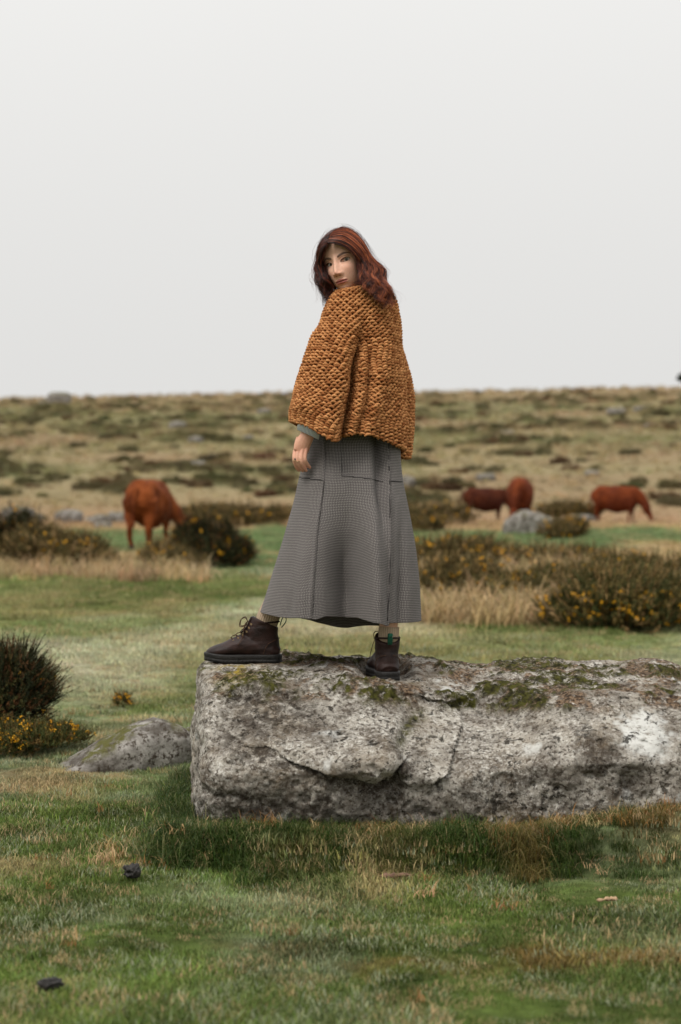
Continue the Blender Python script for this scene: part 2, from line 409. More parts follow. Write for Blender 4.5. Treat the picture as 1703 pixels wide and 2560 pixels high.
# worn level where the boots stand
for hx0, hy0, hz0, ux, uy in (tuple(P(703, 1657, 7.46)) + (-1.0, 0.0), tuple(P(975, 1703, 7.20)) + (-.12, .99)):
    a_ = (p[:, 0] - hx0)*ux + (p[:, 1] - hy0)*uy; b_ = np.abs((p[:, 0] - hx0)*uy - (p[:, 1] - hy0)*ux)
    mk_ = sst(-.06, .0, a_) * sst(.34, .285, a_) * sst(.12, .055, b_) * (p[:, 2] > .36) * sst(.2, .6, nrm[:, 2] + .3 * up)
    p[:, 2] = lerp(p[:, 2], hz0 - .003 + .003 * fin, mk_)
p = p + np.array([0, 0, 1.0]) * (moss * (.006 + .006 * np.clip(fin, -1, 1)) + litter * .003)[:, None]
blobs = .8 * sst(.62, .8, fbm(p[:, 0]*5 + 3, p[:, 1]*5, p[:, 2]*6, o=3, seed=66) + .18 * fin)
lx, lz = rk(1605, 1838); bigl = sst(.105, .06, np.hypot((p[:, 0] - lx), (p[:, 2] - lz) * 1.25) + .03 * fin + .03 * med)
blobs = np.clip(blobs + bigl * 1.0, 0, 1)
rm, rnt, rb = newmat('granite'); n = N(rnt)
g = n.mix(n.ramp(n.noise(9, 8, .7), .32, .68), (.115, .095, .075), (.43, .40, .345))
g = n.mix(n.math('MULTIPLY', n.ramp(n.noise(75, 6, .75), .46, .64), n.ramp(n.noise(4.5, 4, .6), .35, .65, .25, 1.0)), g, (.62, .595, .54))
g = n.mix(n.math('MULTIPLY', n.ramp(n.noise(70, 4, .7), .50, .62), .85), g, (.050, .037, .028))
g = n.mix(n.math('MULTIPLY', n.ramp(n.noise(6, 5, .7), .45, .75), .55), g, (.20, .15, .095))
lich = n.ramp(n.noise(48, 5, .7), .30, .52)
g = n.mix(n.math('MULTIPLY', n.attr('blobs').outputs['Fac'], lich), g, (.58, .575, .54))
pitf = n.math('MULTIPLY', n.ramp(n.noise(19, 6, .75, dist=.35), .585, .615), n.ramp(n.noise(3.5, 3, .6), .34, .54, .25, 1.0))
g = n.mix(n.math('MULTIPLY', pitf, .88), g, (.028, .024, .018))
g = n.mix(n.math('MULTIPLY', n.attr('stain_shade').outputs['Fac'], n.ramp(n.noise(30, 6, .8), .36, .56)), g, (.034, .025, .018))
g = n.mix(n.math('MULTIPLY', n.attr('ylw').outputs['Fac'], n.ramp(n.noise(55, 5, .7), .34, .55)), g, (.30, .215, .03))
lit = n.mix(n.ramp(n.noise(75, 3, .6), .4, .62), (.045, .030, .020), (.20, .135, .085))
g = n.mix(n.math('MULTIPLY', n.attr('litter').outputs['Fac'], n.ramp(n.noise(50, 5, .75), .34, .50)), g, lit)
mo = n.mix(n.ramp(n.noise(40, 4, .6), .35, .65), (.022, .020, .009), (.075, .072, .016))
g = n.mix(n.math('MULTIPLY', n.attr('moss').outputs['Fac'], n.ramp(n.noise(38, 4, .7), .34, .50)), g, mo)
n.put(rb.inputs['Base Color'], g); rb.inputs['Roughness'].default_value = .9; rb.inputs['Specular IOR Level'].default_value = .1
h = n.math('ADD', n.math('MULTIPLY', n.noise(55, 6, .75), .6), n.math('MULTIPLY', n.noise(190, 4, .7), .25))
h = n.math('SUBTRACT', h, n.math('MULTIPLY', pitf, .5))
n.put(rb.inputs['Normal'], n.bump(h, .017, 1.0))
boulder = mk('boulder', p, rf, rm, attrs={'moss': moss, 'stain_shade': stain_shade, 'ylw': ylw, 'litter': litter, 'blobs': blobs}, origin=(.5, 7.27, 0))
tag(boulder, 'long grey granite boulder with moss on top, under the standing person', 'boulder')
ROCKP = p
def rock_top(px_, py_):
    d = (ROCKP[:, 0] - px_) ** 2 + (ROCKP[:, 1] - py_) ** 2 + (ROCKP[:, 2] < .3) * 9
    return ROCKP[np.argsort(d)[:12], 2].max()

# ------------------------------------------------------------------ smaller stones
sm, snt, sb = newmat('field_stone'); n = N(snt)
g = n.mix(n.ramp(n.noise(7, 7, .7), .35, .65), (.085, .074, .062), (.34, .32, .29))
g = n.mix(n.ramp(n.noise(30, 6, .75), .49, .60), g, (.06, .047, .036))
g = n.mix(n.math('MULTIPLY', n.attr('moss').outputs['Fac'], n.ramp(n.noise(22, 5, .7), .33, .55)), g, (.085, .082, .022))
n.put(sb.inputs['Base Color'], g); sb.inputs['Roughness'].default_value = .9; sb.inputs['Specular IOR Level'].default_value = .1
n.put(sb.inputs['Normal'], n.bump(n.noise(35, 6, .75), .012))
def stone(name, label, cx, cy, L, W, H, seed, rot=0.0, prof=None, group=None, sink=.25, res=(60, 40, 30), ex=3.2, cat='rock'):
    v, f = rock_mesh(*res); r = v / ((np.abs(v) ** ex).sum(1) ** (1 / ex))[:, None]
    nn = r / np.linalg.norm(r, axis=1)[:, None]
    q = r * np.array([L / 2, W / 2, H * (1 + sink) / 2]); q[:, 2] += H * (1 - sink) / 2 
    if prof is not None:
        k = np.interp(r[:, 0], prof[0], prof[1]); q[:, 2] = -H * sink + (q[:, 2] + H * sink) * k
    sc_ = 1 / max(L, .2)
    dd = fbm(q[:, 0]*3.5*sc_ + seed, q[:, 1]*3.5*sc_, q[:, 2]*3.5*sc_, o=5, seed=seed); rd = 1 - np.abs(fbm(q[:, 0]*5*sc_, q[:, 1]*5*sc_ + seed, q[:, 2]*5*sc_, o=3, seed=seed + 3))
    q = q + nn * ((dd * .09 + (rd - .8) * .06) * H)[:, None]
    ms = sst(.35, .8, nn[:, 2]) * sst(-.1, .35, fbm(q[:, 0]*6*sc_, q[:, 1]*6*sc_, 0, o=4, seed=seed + 9))
    c, s = math.cos(rot), math.sin(rot)
    q = np.stack([q[:, 0]*c - q[:, 1]*s, q[:, 0]*s + q[:, 1]*c, q[:, 2]], 1)
    o = mk(name, q, f, sm, attrs={'moss': ms}, origin=(0, 0, 0)); o.location = (cx, cy, float(gz(cx, cy)))
    return tag(o, label, cat, group)
# ================================================================== grass
def blades(nb, rad, h0, h1, wid, lean, rs, seg=3, curl=1.0, flop=0.0):
    """a clump of tapered curved blades: V, Q, T, per-vertex shade"""
    a = rs.uniform(0, 2*np.pi, nb); r = rad * np.sqrt(rs.uniform(0, 1, nb))
    bx, by = r*np.cos(a), r*np.sin(a)
    hd = rs.uniform(0, 2*np.pi, nb); L = rs.uniform(h0, h1, nb); ln = lean * rs.uniform(.3, 1.3, nb)
    wv = wid * rs.uniform(.7, 1.3, nb); tone = rs.uniform(0, 1, nb)
    V = []; t = np.linspace(0, 1, seg + 1)
    for k, s in enumerate(t):
        th = ln * (s ** curl) * (1 + flop * s)
        # integrate roughly
        hx = L * s * np.sin(th * .6); hz = L * s * np.cos(th * .6)
        cx, cy = bx + np.cos(hd)*hx, by + np.sin(hd)*hx
        ww = wv * (1 - s ** 1.6) * .5
        px_, py_ = -np.sin(hd), np.cos(hd)
        if k < seg:
            V += [np.stack([cx - px_*ww, cy - py_*ww, hz], 1), np.stack([cx + px_*ww, cy + py_*ww, hz], 1)]
        else: V += [np.stack([cx, cy, hz], 1)]
    m = 2*seg + 1; V = np.stack(V, 1)                 # nb, m, 3
    base = (np.arange(nb) * m)[:, None]
    Q = np.concatenate([base + np.array([[2*k, 2*k+1, 2*k+3, 2*k+2]]) for k in range(seg - 1)]) if seg > 1 else np.zeros((0, 4), int)
    T = base + np.array([[2*seg-2, 2*seg-1, 2*seg]])
    return V.reshape(-1, 3), Q, T, np.repeat(tone, m)
def grass_mat(name, inst=True, rough=.55, dry=.35):
    m, nt, b = newmat(name); n = N(nt)
    c = n.attr('gcol', inst).outputs['Color']; t = n.attr('tone').outputs['Fac']
    c1 = n.mix(1.0, c, (.72, .78, .70), 'MULTIPLY'); c2 = n.mix(1.0, c, (1.45, 1.36, 1.25), 'MULTIPLY')
    c = n.mix(t, c1, c2)
    c = n.mix(n.math('MULTIPLY', n.ramp(t, .82, .95), dry), c, (.36, .27, .14))
    n.put(b.inputs['Base Color'], c); b.inputs['Roughness'].default_value = rough; b.inputs['Specular IOR Level'].default_value = .12
    tr = n.new('BsdfTranslucent'); n.put(tr.inputs['Color'], c)
    mx = n.new('MixShader'); mx.inputs[0].default_value = .3
    nt.links.new(b.outputs[0], mx.inputs[1]); nt.links.new(tr.outputs[0], mx.inputs[2])
    nt.links.new(mx.outputs[0], nt.nodes['Material Output'].inputs[0])
    return m
GM = grass_mat('grass_blades')
def proto(cname, makers):
    col = bpy.data.collections.new(cname)
    for i, mkr in enumerate(makers):
        V, Q, T, tone = mkr
        o = mk('blade_tuft', V, [Q, T], GM, attrs={'tone': tone}); C.objects.unlink(o); col.objects.link(o)
    return col
def scatter(name, P3, rotz, scl, col, coll, label=None, tilt=None, idx=None, seed=0):
    rs = np.random.RandomState(seed); n_ = len(P3)
    me = bpy.data.meshes.new(name); me.vertices.add(n_); me.vertices.foreach_set('co', np.asarray(P3, np.float32).ravel())
    rot = np.zeros((n_, 3), np.float32); rot[:, 2] = rotz
    if tilt is not None: rot[:, :2] = tilt
    me.attributes.new('rot', 'FLOAT_VECTOR', 'POINT').data.foreach_set('vector', rot.ravel())
    me.attributes.new('scl', 'FLOAT', 'POINT').data.foreach_set('value', np.asarray(scl, np.float32))
    nk = len(coll.objects)
    me.attributes.new('idx', 'INT', 'POINT').data.foreach_set('value', (idx if idx is not None else rs.randint(0, nk, n_)).astype(np.int32))
    c4 = np.concatenate([np.asarray(col, np.float32), np.ones((n_, 1), np.float32)], 1)
    me.attributes.new('gcol', 'FLOAT_COLOR', 'POINT').data.foreach_set('color', c4.ravel())
    o = bpy.data.objects.new(name, me); C.objects.link(o); o['kind'] = 'stuff'
    if label: o['label'] = label; o['category'] = name.replace('_', ' ')
    g = bpy.data.node_groups.new(name + '_scatter', 'GeometryNodeTree')
    g.interface.new_socket('Geometry', in_out='INPUT', socket_type='NodeSocketGeometry')
    g.interface.new_socket('Geometry', in_out='OUTPUT', socket_type='NodeSocketGeometry')
    a = g.nodes.new('NodeGroupInput'); b = g.nodes.new('NodeGroupOutput')
    ip = g.nodes.new('GeometryNodeInstanceOnPoints'); ci = g.nodes.new('GeometryNodeCollectionInfo')
    ci.inputs['Collection'].default_value = coll; ci.inputs['Separate Children'].default_value = True; ci.inputs['Reset Children'].default_value = True
    def na(t, nm):
        q = g.nodes.new('GeometryNodeInputNamedAttribute'); q.data_type = t; q.inputs[0].default_value = nm; return q.outputs[0]
    L = g.links.new
    L(a.outputs[0], ip.inputs['Points']); L(ci.outputs[0], ip.inputs['Instance']); ip.inputs['Pick Instance'].default_value = True
    L(na('INT', 'idx'), ip.inputs['Instance Index']); L(na('FLOAT_VECTOR', 'rot'), ip.inputs['Rotation']); L(na('FLOAT', 'scl'), ip.inputs['Scale'])
    L(ip.outputs[0], b.inputs[0])
    md = o.modifiers.new('scatter', 'NODES'); md.node_group = g
    return o
rs = np.random.RandomState(11)
TURF = proto('turf_tufts', [blades(52, .055, .008, .027, .0030, 1.25, rs) for _ in range(6)])
LONG = proto('long_tufts', [blades(44, .05, .035, .13, .0030, 1.75, rs, seg=4, flop=.5) for _ in range(6)])
DEAD = proto('dead_tufts', [blades(rs.randint(8, 26), rs.uniform(.015, .05), .02, .09, .0026, rs.uniform(1.8, 2.6), rs, seg=4, flop=.3) for _ in range(9)])
def jit(c, rs, s=.18): return np.clip(c * (1 + s * rs.normal(size=(len(c), 1))) * (1 + .05 * rs.normal(size=c.shape)), .008, .8)
def in_rock(x, y): return (x > ROCK_X0 + .03) & (x < ROCK_X1 - .03) & (y > ROCK_Y0 + .11) & (y < ROCK_Y1 - .04)
PT, SC_, CO = [], [], []
for (y0, y1, hw0, hw1, dens, s0, s1) in ((3.6, 8.6, 1.9, 2.4, 900, .75, 1.3), (8.6, 14, 2.6, 3.7, 430, 1.0, 1.7), (14, 24, 4.0, 6.3, 130, 1.6, 2.6), (24, 60, 6.6, 15, 22, 2.6, 4.2)):
    A = (y1 - y0) * (hw0 + hw1); k = int(A * dens); yy = rs.uniform(y0, y1, k); xx = rs.uniform(-1, 1, k) * lerp(hw0, hw1, (yy - y0) / (y1 - y0))
    ok = ~in_rock(xx, yy); xx, yy = xx[ok], yy[ok]
    PT.append(np.stack([xx, yy, gz(xx, yy) - .003], 1)); h = 1 + .75 * fbm(xx * 2.4, yy * 2.0, seed=71, o=4)
    SC_.append(rs.uniform(s0, s1, len(xx)) * np.clip(h, .4, 1.35)); cc = jit(cmap(xx, yy), rs, .26); sp_ = (rs.uniform(0, 1, (len(xx), 1)) < .10); dw_ = (rs.uniform(0, 1, (len(xx), 1)) < .11) & (yy[:, None] < 16); cc = np.where(sp_, STRAW * .9, cc); cc = np.where(dw_, DEW * 1.05, cc); CO.append(cc)
PT, SC_, CO = map(np.concatenate, (PT, SC_, CO))
scatter('turf_grass', PT, rs.uniform(0, 6.28, len(PT)), SC_, CO, TURF, 'short dewy green and straw coloured turf covering the moor')
# longer grass on the bank round the boulder, and in loose patches
k = 8500; xx = rs.uniform(-1.0, 1.9, k); yy = rs.uniform(6.2, 8.2, k); d = rock_dist(xx, yy) + .13 * fbm(xx*2.2, yy*2.2, seed=7, o=3) + .05*rs.normal(size=k)
ok = (~in_rock(xx, yy)) & (d < .40) & (rs.uniform(0, 1, k) < np.interp(xx, [-1, .7, 1.3, 2], [1, 1, .55, .4])); xx, yy, d = xx[ok], yy[ok], d[ok]
c = np.tile(np.array([[.034, .060, .012]]), (len(xx), 1)); t = sst(.15, .7, fbm(xx*5, yy*5, seed=73, o=4))[:, None]; t = t * (.35 + .25 * sst(.2, .8, xx))[:, None]; c = c * (1 - t) + np.array([.20, .12, .045]) * t
P1 = np.stack([xx, yy, gz(xx, yy) - .004], 1); s1 = rs.uniform(.45, 1.0, len(xx)) * (1 + .35 * fbm(xx*4, yy*4, seed=79, o=3)) * (.45 + .65 * sst(.06, .25, d)) * np.interp(xx, [-1, .6, 1.2, 2], [1, 1, .7, .6])
k = 2600; x2 = rs.uniform(-2.4, 2.4, k); y2 = rs.uniform(4, 14, k); ok = (~in_rock(x2, y2)) & (fbm(x2*1.6, y2*1.4, seed=74, o=3) > .42); x2, y2 = x2[ok], y2[ok]
P2 = np.stack([x2, y2, gz(x2, y2) - .004], 1); s2 = rs.uniform(.22, .48, len(x2))
scatter('long_grass', np.concatenate([P1, P2]), rs.uniform(0, 6.28, len(P1) + len(P2)), np.concatenate([s1, s2]), jit(np.concatenate([c, cmap(x2, y2) * .8]), rs), LONG, 'long dark green grass hanging over the bank round the boulder')
# bleached dead tufts
k = 230; xx = rs.uniform(-2.2, 2.2, k); yy = rs.uniform(3.9, 11, k); ok = ~in_rock(xx, yy); xx, yy = xx[ok], yy[ok]
x3 = rs.uniform(.1, 1.7, 210); y3 = 6.72 - np.abs(rs.normal(0, .2, 210)); xx = np.concatenate([xx, x3]); yy = np.concatenate([yy, y3])
x4 = rs.uniform(-.9, .2, 70); y4 = rs.uniform(6.35, 6.75, 70); xx = np.concatenate([xx, x4]); yy = np.concatenate([yy, y4])
c = np.where(rs.uniform(0, 1, (len(xx), 1)) < .68, np.array([[.42, .30, .17]]), np.array([[.26, .12, .045]]))
scatter('dead_grass', np.stack([xx, yy, gz(xx, yy) + .012], 1), rs.uniform(0, 6.28, len(xx)), rs.uniform(.45, 1.0, len(xx)), jit(c, rs), DEAD, 'bleached straw tufts of dead grass lying in the turf')
# tall straw grass among the far gorse
k = 9000; xx = rs.uniform(-9, 9, k); yy = rs.uniform(15, 34, k)
xr = (xx > .035 * yy) & (xx < .20 * yy) & (yy > 17.0) & (yy < 30)
xl = (xx < -.07 * yy) & (xx > -.2 * yy) & (yy > 23) & (yy < 29)
ok = ((xr & (fbm(xx*.7, yy*.5, seed=76, o=3) > -.1)) | (xl & (fbm(xx*.5, yy*.6, seed=77, o=4) + .5*rs.normal(size=k) > .45))); xx, yy = xx[ok], yy[ok]
c = np.tile(np.array([[.34, .25, .14]]), (len(xx), 1))
scatter('straw_grass', np.stack([xx, yy, gz(xx, yy)], 1), rs.uniform(0, 6.28, len(xx)), rs.uniform(2.2, 4.4, len(xx)), jit(c, rs), LONG, 'tall pale straw grass standing among the gorse bushes')
# ================================================================== the person
PY = 7.42
person = thing('person', 'person in chunky rust knit jumper and long checked skirt, standing on the boulder looking back', 'person', (0.02, 7.35, 0.57))
# ---- materials
def yarn_mat():
    m, nt, b = newmat('rust_wool'); n = N(nt)
    t = n.attr('tone').outputs['Fac']
    c = n.mix(t, (.28, .10, .032), (.68, .325, .13))
    c = n.mix(n.math('MULTIPLY', n.ramp(n.noise(420, 3, .7), .45, .7), .55), c, (.24, .066, .022))
    c = n.mix(n.math('MULTIPLY', n.ramp(n.noise(250, 2, .6), .60, .75), .5), c, (.66, .37, .17))
    n.put(b.inputs['Base Color'], c); b.inputs['Roughness'].default_value = .95; b.inputs['Specular IOR Level'].default_value = .08
    b.inputs['Sheen Weight'].default_value = .05; b.inputs['Sheen Roughness'].default_value = .5; b.inputs['Sheen Tint'].default_value = (.9, .5, .25, 1)
    n.put(b.inputs['Normal'], n.bump(n.noise(900, 3, .7), .002))
    return m
WOOL = yarn_mat()
def check_mat():
    m, nt, b = newmat('houndstooth_tweed'); n = N(nt)
    uv = n.uv(); s = n.new('SeparateXYZ'); n.put(s.inputs[0], uv)
    pitch = .0060
    def sq(o):
        k = n.math('FRACT', n.math('MULTIPLY', o, 1 / pitch)); return n.math('GREATER_THAN', k, .5)
    a, c_ = sq(s.outputs['X']), sq(s.outputs['Y'])
    f = n.math('MULTIPLY', n.math('ADD', a, c_), .5)
    w1 = n.noise(3.0, 3, .5, uv); w2 = n.noise(220, 4, .7, uv)
    cd, cm_, cl = (.036, .031, .031), (.096, .086, .083), (.27, .247, .232)
    col = n.mix(n.ramp(f, 0, .5), cd, cm_); col = n.mix(n.ramp(f, .5, 1.0), col, cl)
    col = n.mix(n.math('MULTIPLY', n.ramp(w2, .4, .7), .35), col, (.10, .092, .085))
    n.put(b.inputs['Base Color'], col); b.inputs['Roughness'].default_value = .92; b.inputs['Specular IOR Level'].default_value = .12
    b.inputs['Sheen Weight'].default_value = .08
    n.put(b.inputs['Normal'], n.bump(n.noise(700, 3, .7, uv), .0012))
    return m
TWEED = check_mat()
def skin_mat():
    m, nt, b = newmat('skin'); n = N(nt)
    c = n.attr('col').outputs['Color']
    c = n.mix(n.math('MULTIPLY', n.ramp(n.noise(140, 4, .6), .45, .7), .18), c, (.42, .16, .10))
    n.put(b.inputs['Base Color'], c); b.inputs['Roughness'].default_value = .5; b.inputs['Specular IOR Level'].default_value = .3
    b.inputs['Subsurface Weight'].default_value = .12; b.inputs['Subsurface Radius'].default_value = (.012, .005, .003); b.inputs['Subsurface Scale'].default_value = .5
    return m
SKIN = skin_mat(); SKINC = np.array([.72, .425, .305])
def hair_mat():
    m, nt, b = newmat('auburn_hair'); n = N(nt)
    t = n.attr('tone').outputs['Fac']
    c = n.mix(n.ramp(t, .0, .55), (.014, .006, .005), (.105, .022, .012)); c = n.mix(n.ramp(t, .55, 1.0), c, (.42, .115, .038))
    n.put(b.inputs['Base Color'], c); b.inputs['Roughness'].default_value = .42; b.inputs['Specular IOR Level'].default_value = .35
    return m
HAIR = hair_mat()
LEATHER = simple_mat('brown_leather', (.018, .0072, .0052), .5, .55, 22, .25, .0015, 220)
SOLE = simple_mat('black_rubber', (.012, .011, .010), .6, .4, 60, .3, .003, 150)
LACE = simple_mat('brown_lace', (.06, .028, .015), .8, .3, 200)
BRASS = simple_mat('brass', (.45, .32, .16), .3, .2, 100); BRASS.node_tree.nodes['Principled BSDF'].inputs['Metallic'].default_value = 1.0
TABM = simple_mat('green_webbing', (.008, .075, .042), .8, .35, 320)
STONE_GEM = simple_mat('dark_gem', (.02, .02, .03), .15, .3, 50, .6)
def sock_mat():
    m, nt, b = newmat('oatmeal_sock'); n = N(nt)
    wv = n.new('TexWave', bands_direction='X'); wv.inputs['Scale'].default_value = 9.0; wv.inputs['Distortion'].default_value = .3; n.put(wv.inputs['Vector'], n.uv())
    c = n.mix(wv.outputs['Fac'], (.34, .25, .17), (.45, .345, .24)); c = n.mix(n.math('MULTIPLY', n.noise(260, 3), .3), c, (.25, .18, .12))
    n.put(b.inputs['Base Color'], c); b.inputs['Roughness'].default_value = .95; n.put(b.inputs['Normal'], n.bump(wv.outputs['Fac'], .0015))
    return m
SOCK = sock_mat()
def cuff_mat():
    m, nt, b = newmat('striped_cotton'); n = N(nt)
    s = n.new('SeparateXYZ'); n.put(s.inputs[0], n.uv())
    f = n.math('GREATER_THAN', n.math('FRACT', n.math('MULTIPLY', s.outputs['X'], 200.0)), .68)
    n.put(b.inputs['Base Color'], n.mix(f, (.86, .87, .90), (.24, .31, .50))); b.inputs['Roughness'].default_value = .85
    return m
CUFF = cuff_mat()

# ---- lofted garments from silhouette rings
class Loft:
    def __init__(s, rings, Y, sL, sR, nt_=150, nth=420, pw=2.3):
        """rings: (Lx, Ly, Rx, Ry, half depth); the ring runs from the left to the right silhouette point"""
        r = spline(np.asarray(rings, float), nt_); s.n, s.m = nt_, nth
        th = np.linspace(0, 2*np.pi, nth, endpoint=False); s.th = th      # theta 0 = right, pi/2 = far side, pi = left, 3pi/2 = near side
        dY = r[:, 5] if r.shape[1] > 5 else np.zeros(nt_)
        L = np.stack([P(q_[0], q_[1], Y + sL + d_) for q_, d_ in zip(r, dY)]); Rr = np.stack([P(q_[2], q_[3], Y + sR + d_) for q_, d_ in zip(r, dY)])
        c, s_ = np.cos(th), np.sin(th)
        c = np.sign(c) * np.abs(c) ** (2 / pw); s_ = np.sign(s_) * np.abs(s_) ** (2 / pw)
        ctr = (L + Rr) / 2; A = (Rr - L) / 2
        s.V = ctr[:, None] + A[:, None] * c[None, :, None] + np.array([0, 1.0, 0]) * (r[:, 4][:, None] * s_[None])[..., None]
        s.t = np.linspace(0, 1, nt_)[:, None] * np.ones((1, nth)); s.near = np.clip(-np.sin(th), 0, 1)[None] * np.ones((nt_, 1))
        s.far = np.clip(np.sin(th), 0, 1)[None] * np.ones((nt_, 1))
        s.px = 851.5 + s.V[..., 0] / s.V[..., 1] * FPX; s.py = EYE_ROW + (EYE - s.V[..., 2]) / s.V[..., 1] * FPX
        s.nrm()
    def nrm(s):
        a = np.gradient(s.V, axis=0); b = (np.roll(s.V, -1, 1) - np.roll(s.V, 1, 1)) / 2
        k = np.cross(a, b); k /= np.linalg.norm(k, axis=2)[..., None] + 1e-12
        ctr = s.V.mean(1, keepdims=True); k *= np.sign((k * (s.V - ctr)).sum(2).mean()); s.N = k
        s.a = a; s.b = b
    def push(s, d): s.V = s.V + s.N * d[..., None]
    def faces(s):
        i = np.arange(s.n * s.m).reshape(s.n, s.m); j = np.roll(i, -1, 1)
        return np.stack([i[:-1], i[1:], j[1:], j[:-1]], -1).reshape(-1, 4)
    def sample(s, t, th):
        a = np.clip(t, 0, 1) * (s.n - 1.001); b = (th / (2*np.pi) % 1) * s.m
        i = a.astype(int); j = b.astype(int); fa = (a - i)[:, None]; fb = (b - j)[:, None]; j = j % s.m; k = (j + 1) % s.m
        f = lambda G: (G[i, j]*(1-fb) + G[i, k]*fb) * (1-fa) + (G[i+1, j]*(1-fb) + G[i+1, k]*fb) * fa
        return f(s.V), f(s.N), f(s.b)
    def near_pt(s, x, y):
        d = (s.px - x) ** 2 + (s.py - y) ** 2 + (s.near < .05) * 1e6; i, j = np.unravel_index(d.argmin(), d.shape); return s.V[i, j], s.N[i, j]
# ---- jumper
SW = Loft([(857, 727, 936, 716, .060), (838, 730, 966, 722, .095), (822, 748, 985, 750, .125), (809, 788, 996, 794, .145), (801, 820, 1001, 828, .158), (786, 848, 1004, 860, .166),
           (772, 887, 1007, 900, .178), (756, 938, 1010, 945, .190), (742, 982, 1013, 1000, .198), (730, 1022, 1013, 1062, .200), (730, 1056, 1009, 1122, .195)], PY, -.05, .01)
def gauss(x, c, w): return np.exp(-((x - c) / w) ** 2)
yy = SW.py
cr1 = np.interp(yy, [780, 813, 864, 910, 967, 1024, 1100], [908, 906, 898, 888, 885, 872, 853])
cr2 = np.interp(yy, [800, 850, 898, 978, 1036, 1080], [912, 916, 921, 917, 905, 888])
dep = np.interp(yy, [770, 815, 880, 930, 1100], [0, .018, .080, .125, .105])
dep2 = np.interp(yy, [800, 860, 940, 1050, 1090], [0, .012, .022, .018, .014])
disp = -dep * gauss(SW.px, cr1, 14) - 2.0 * dep2 * gauss(SW.px, cr2 + 9, 13) + .018 * np.interp(yy, [820, 900], [0, 1]) * gauss(SW.px, (cr1 + cr2) / 2, 12)
disp += .020 * gauss(SW.px, cr1 - 55, 40) * np.interp(yy, [780, 900], [0, 1]) + .008 * np.sin(SW.px / 14 + yy / 60) * sst(.3, .8, SW.t)
disp *= SW.near ** .5
disp += SW.far * (.012 * np.sin(SW.px / 17 + 1) * SW.t) + .007 * fbm(SW.V[..., 0]*9, SW.V[..., 1]*9, SW.V[..., 2]*9, o=3, seed=81)
sag = np.interp(SW.px, [728, 760, 801, 838, 856, 884, 930, 971, 1005], [-2, 1, 12, 25, 14, -4, -11, -8, 3]) * SW.near ** .3 * sst(.72, 1, SW.t)
SW.V[..., 2] -= sag / 671.0
SW.push(disp); SW.nrm()
RS_ = Loft([(960, 800, 980, 800, .04), (975, 860, 998, 862, .06), (988, 920, 1016, 922, .075), (992, 980, 1028, 980, .08), (990, 1050, 1031, 1050, .085), (990, 1110, 1028, 1112, .085), (992, 1146, 1022, 1148, .080)], PY + .10, 0, .02, nt_=90, nth=120)
RS_.push(.004 * fbm(RS_.V[..., 0]*12, RS_.V[..., 1]*12, RS_.V[..., 2]*12, o=3, seed=82)); RS_.nrm()
NUB = np.array([(-.46, -.30, -.55), (-.28, .05, .40), (0, .16, .75), (.28, .05, .40), (.46, -.30, -.55)])
LEG = np.array([(-.16, -1.0, -.5), (-.05, -.35, .02), (.08, .3, .02), (.2, .9, -.5)])
def sweep(path, rad, sides):
    """vectorised tubes: path (K, n, 3), frame from its ends"""
    K, n_, _ = path.shape
    t = np.gradient(path, axis=1); t /= np.linalg.norm(t, axis=2)[..., None] + 1e-12
    return t
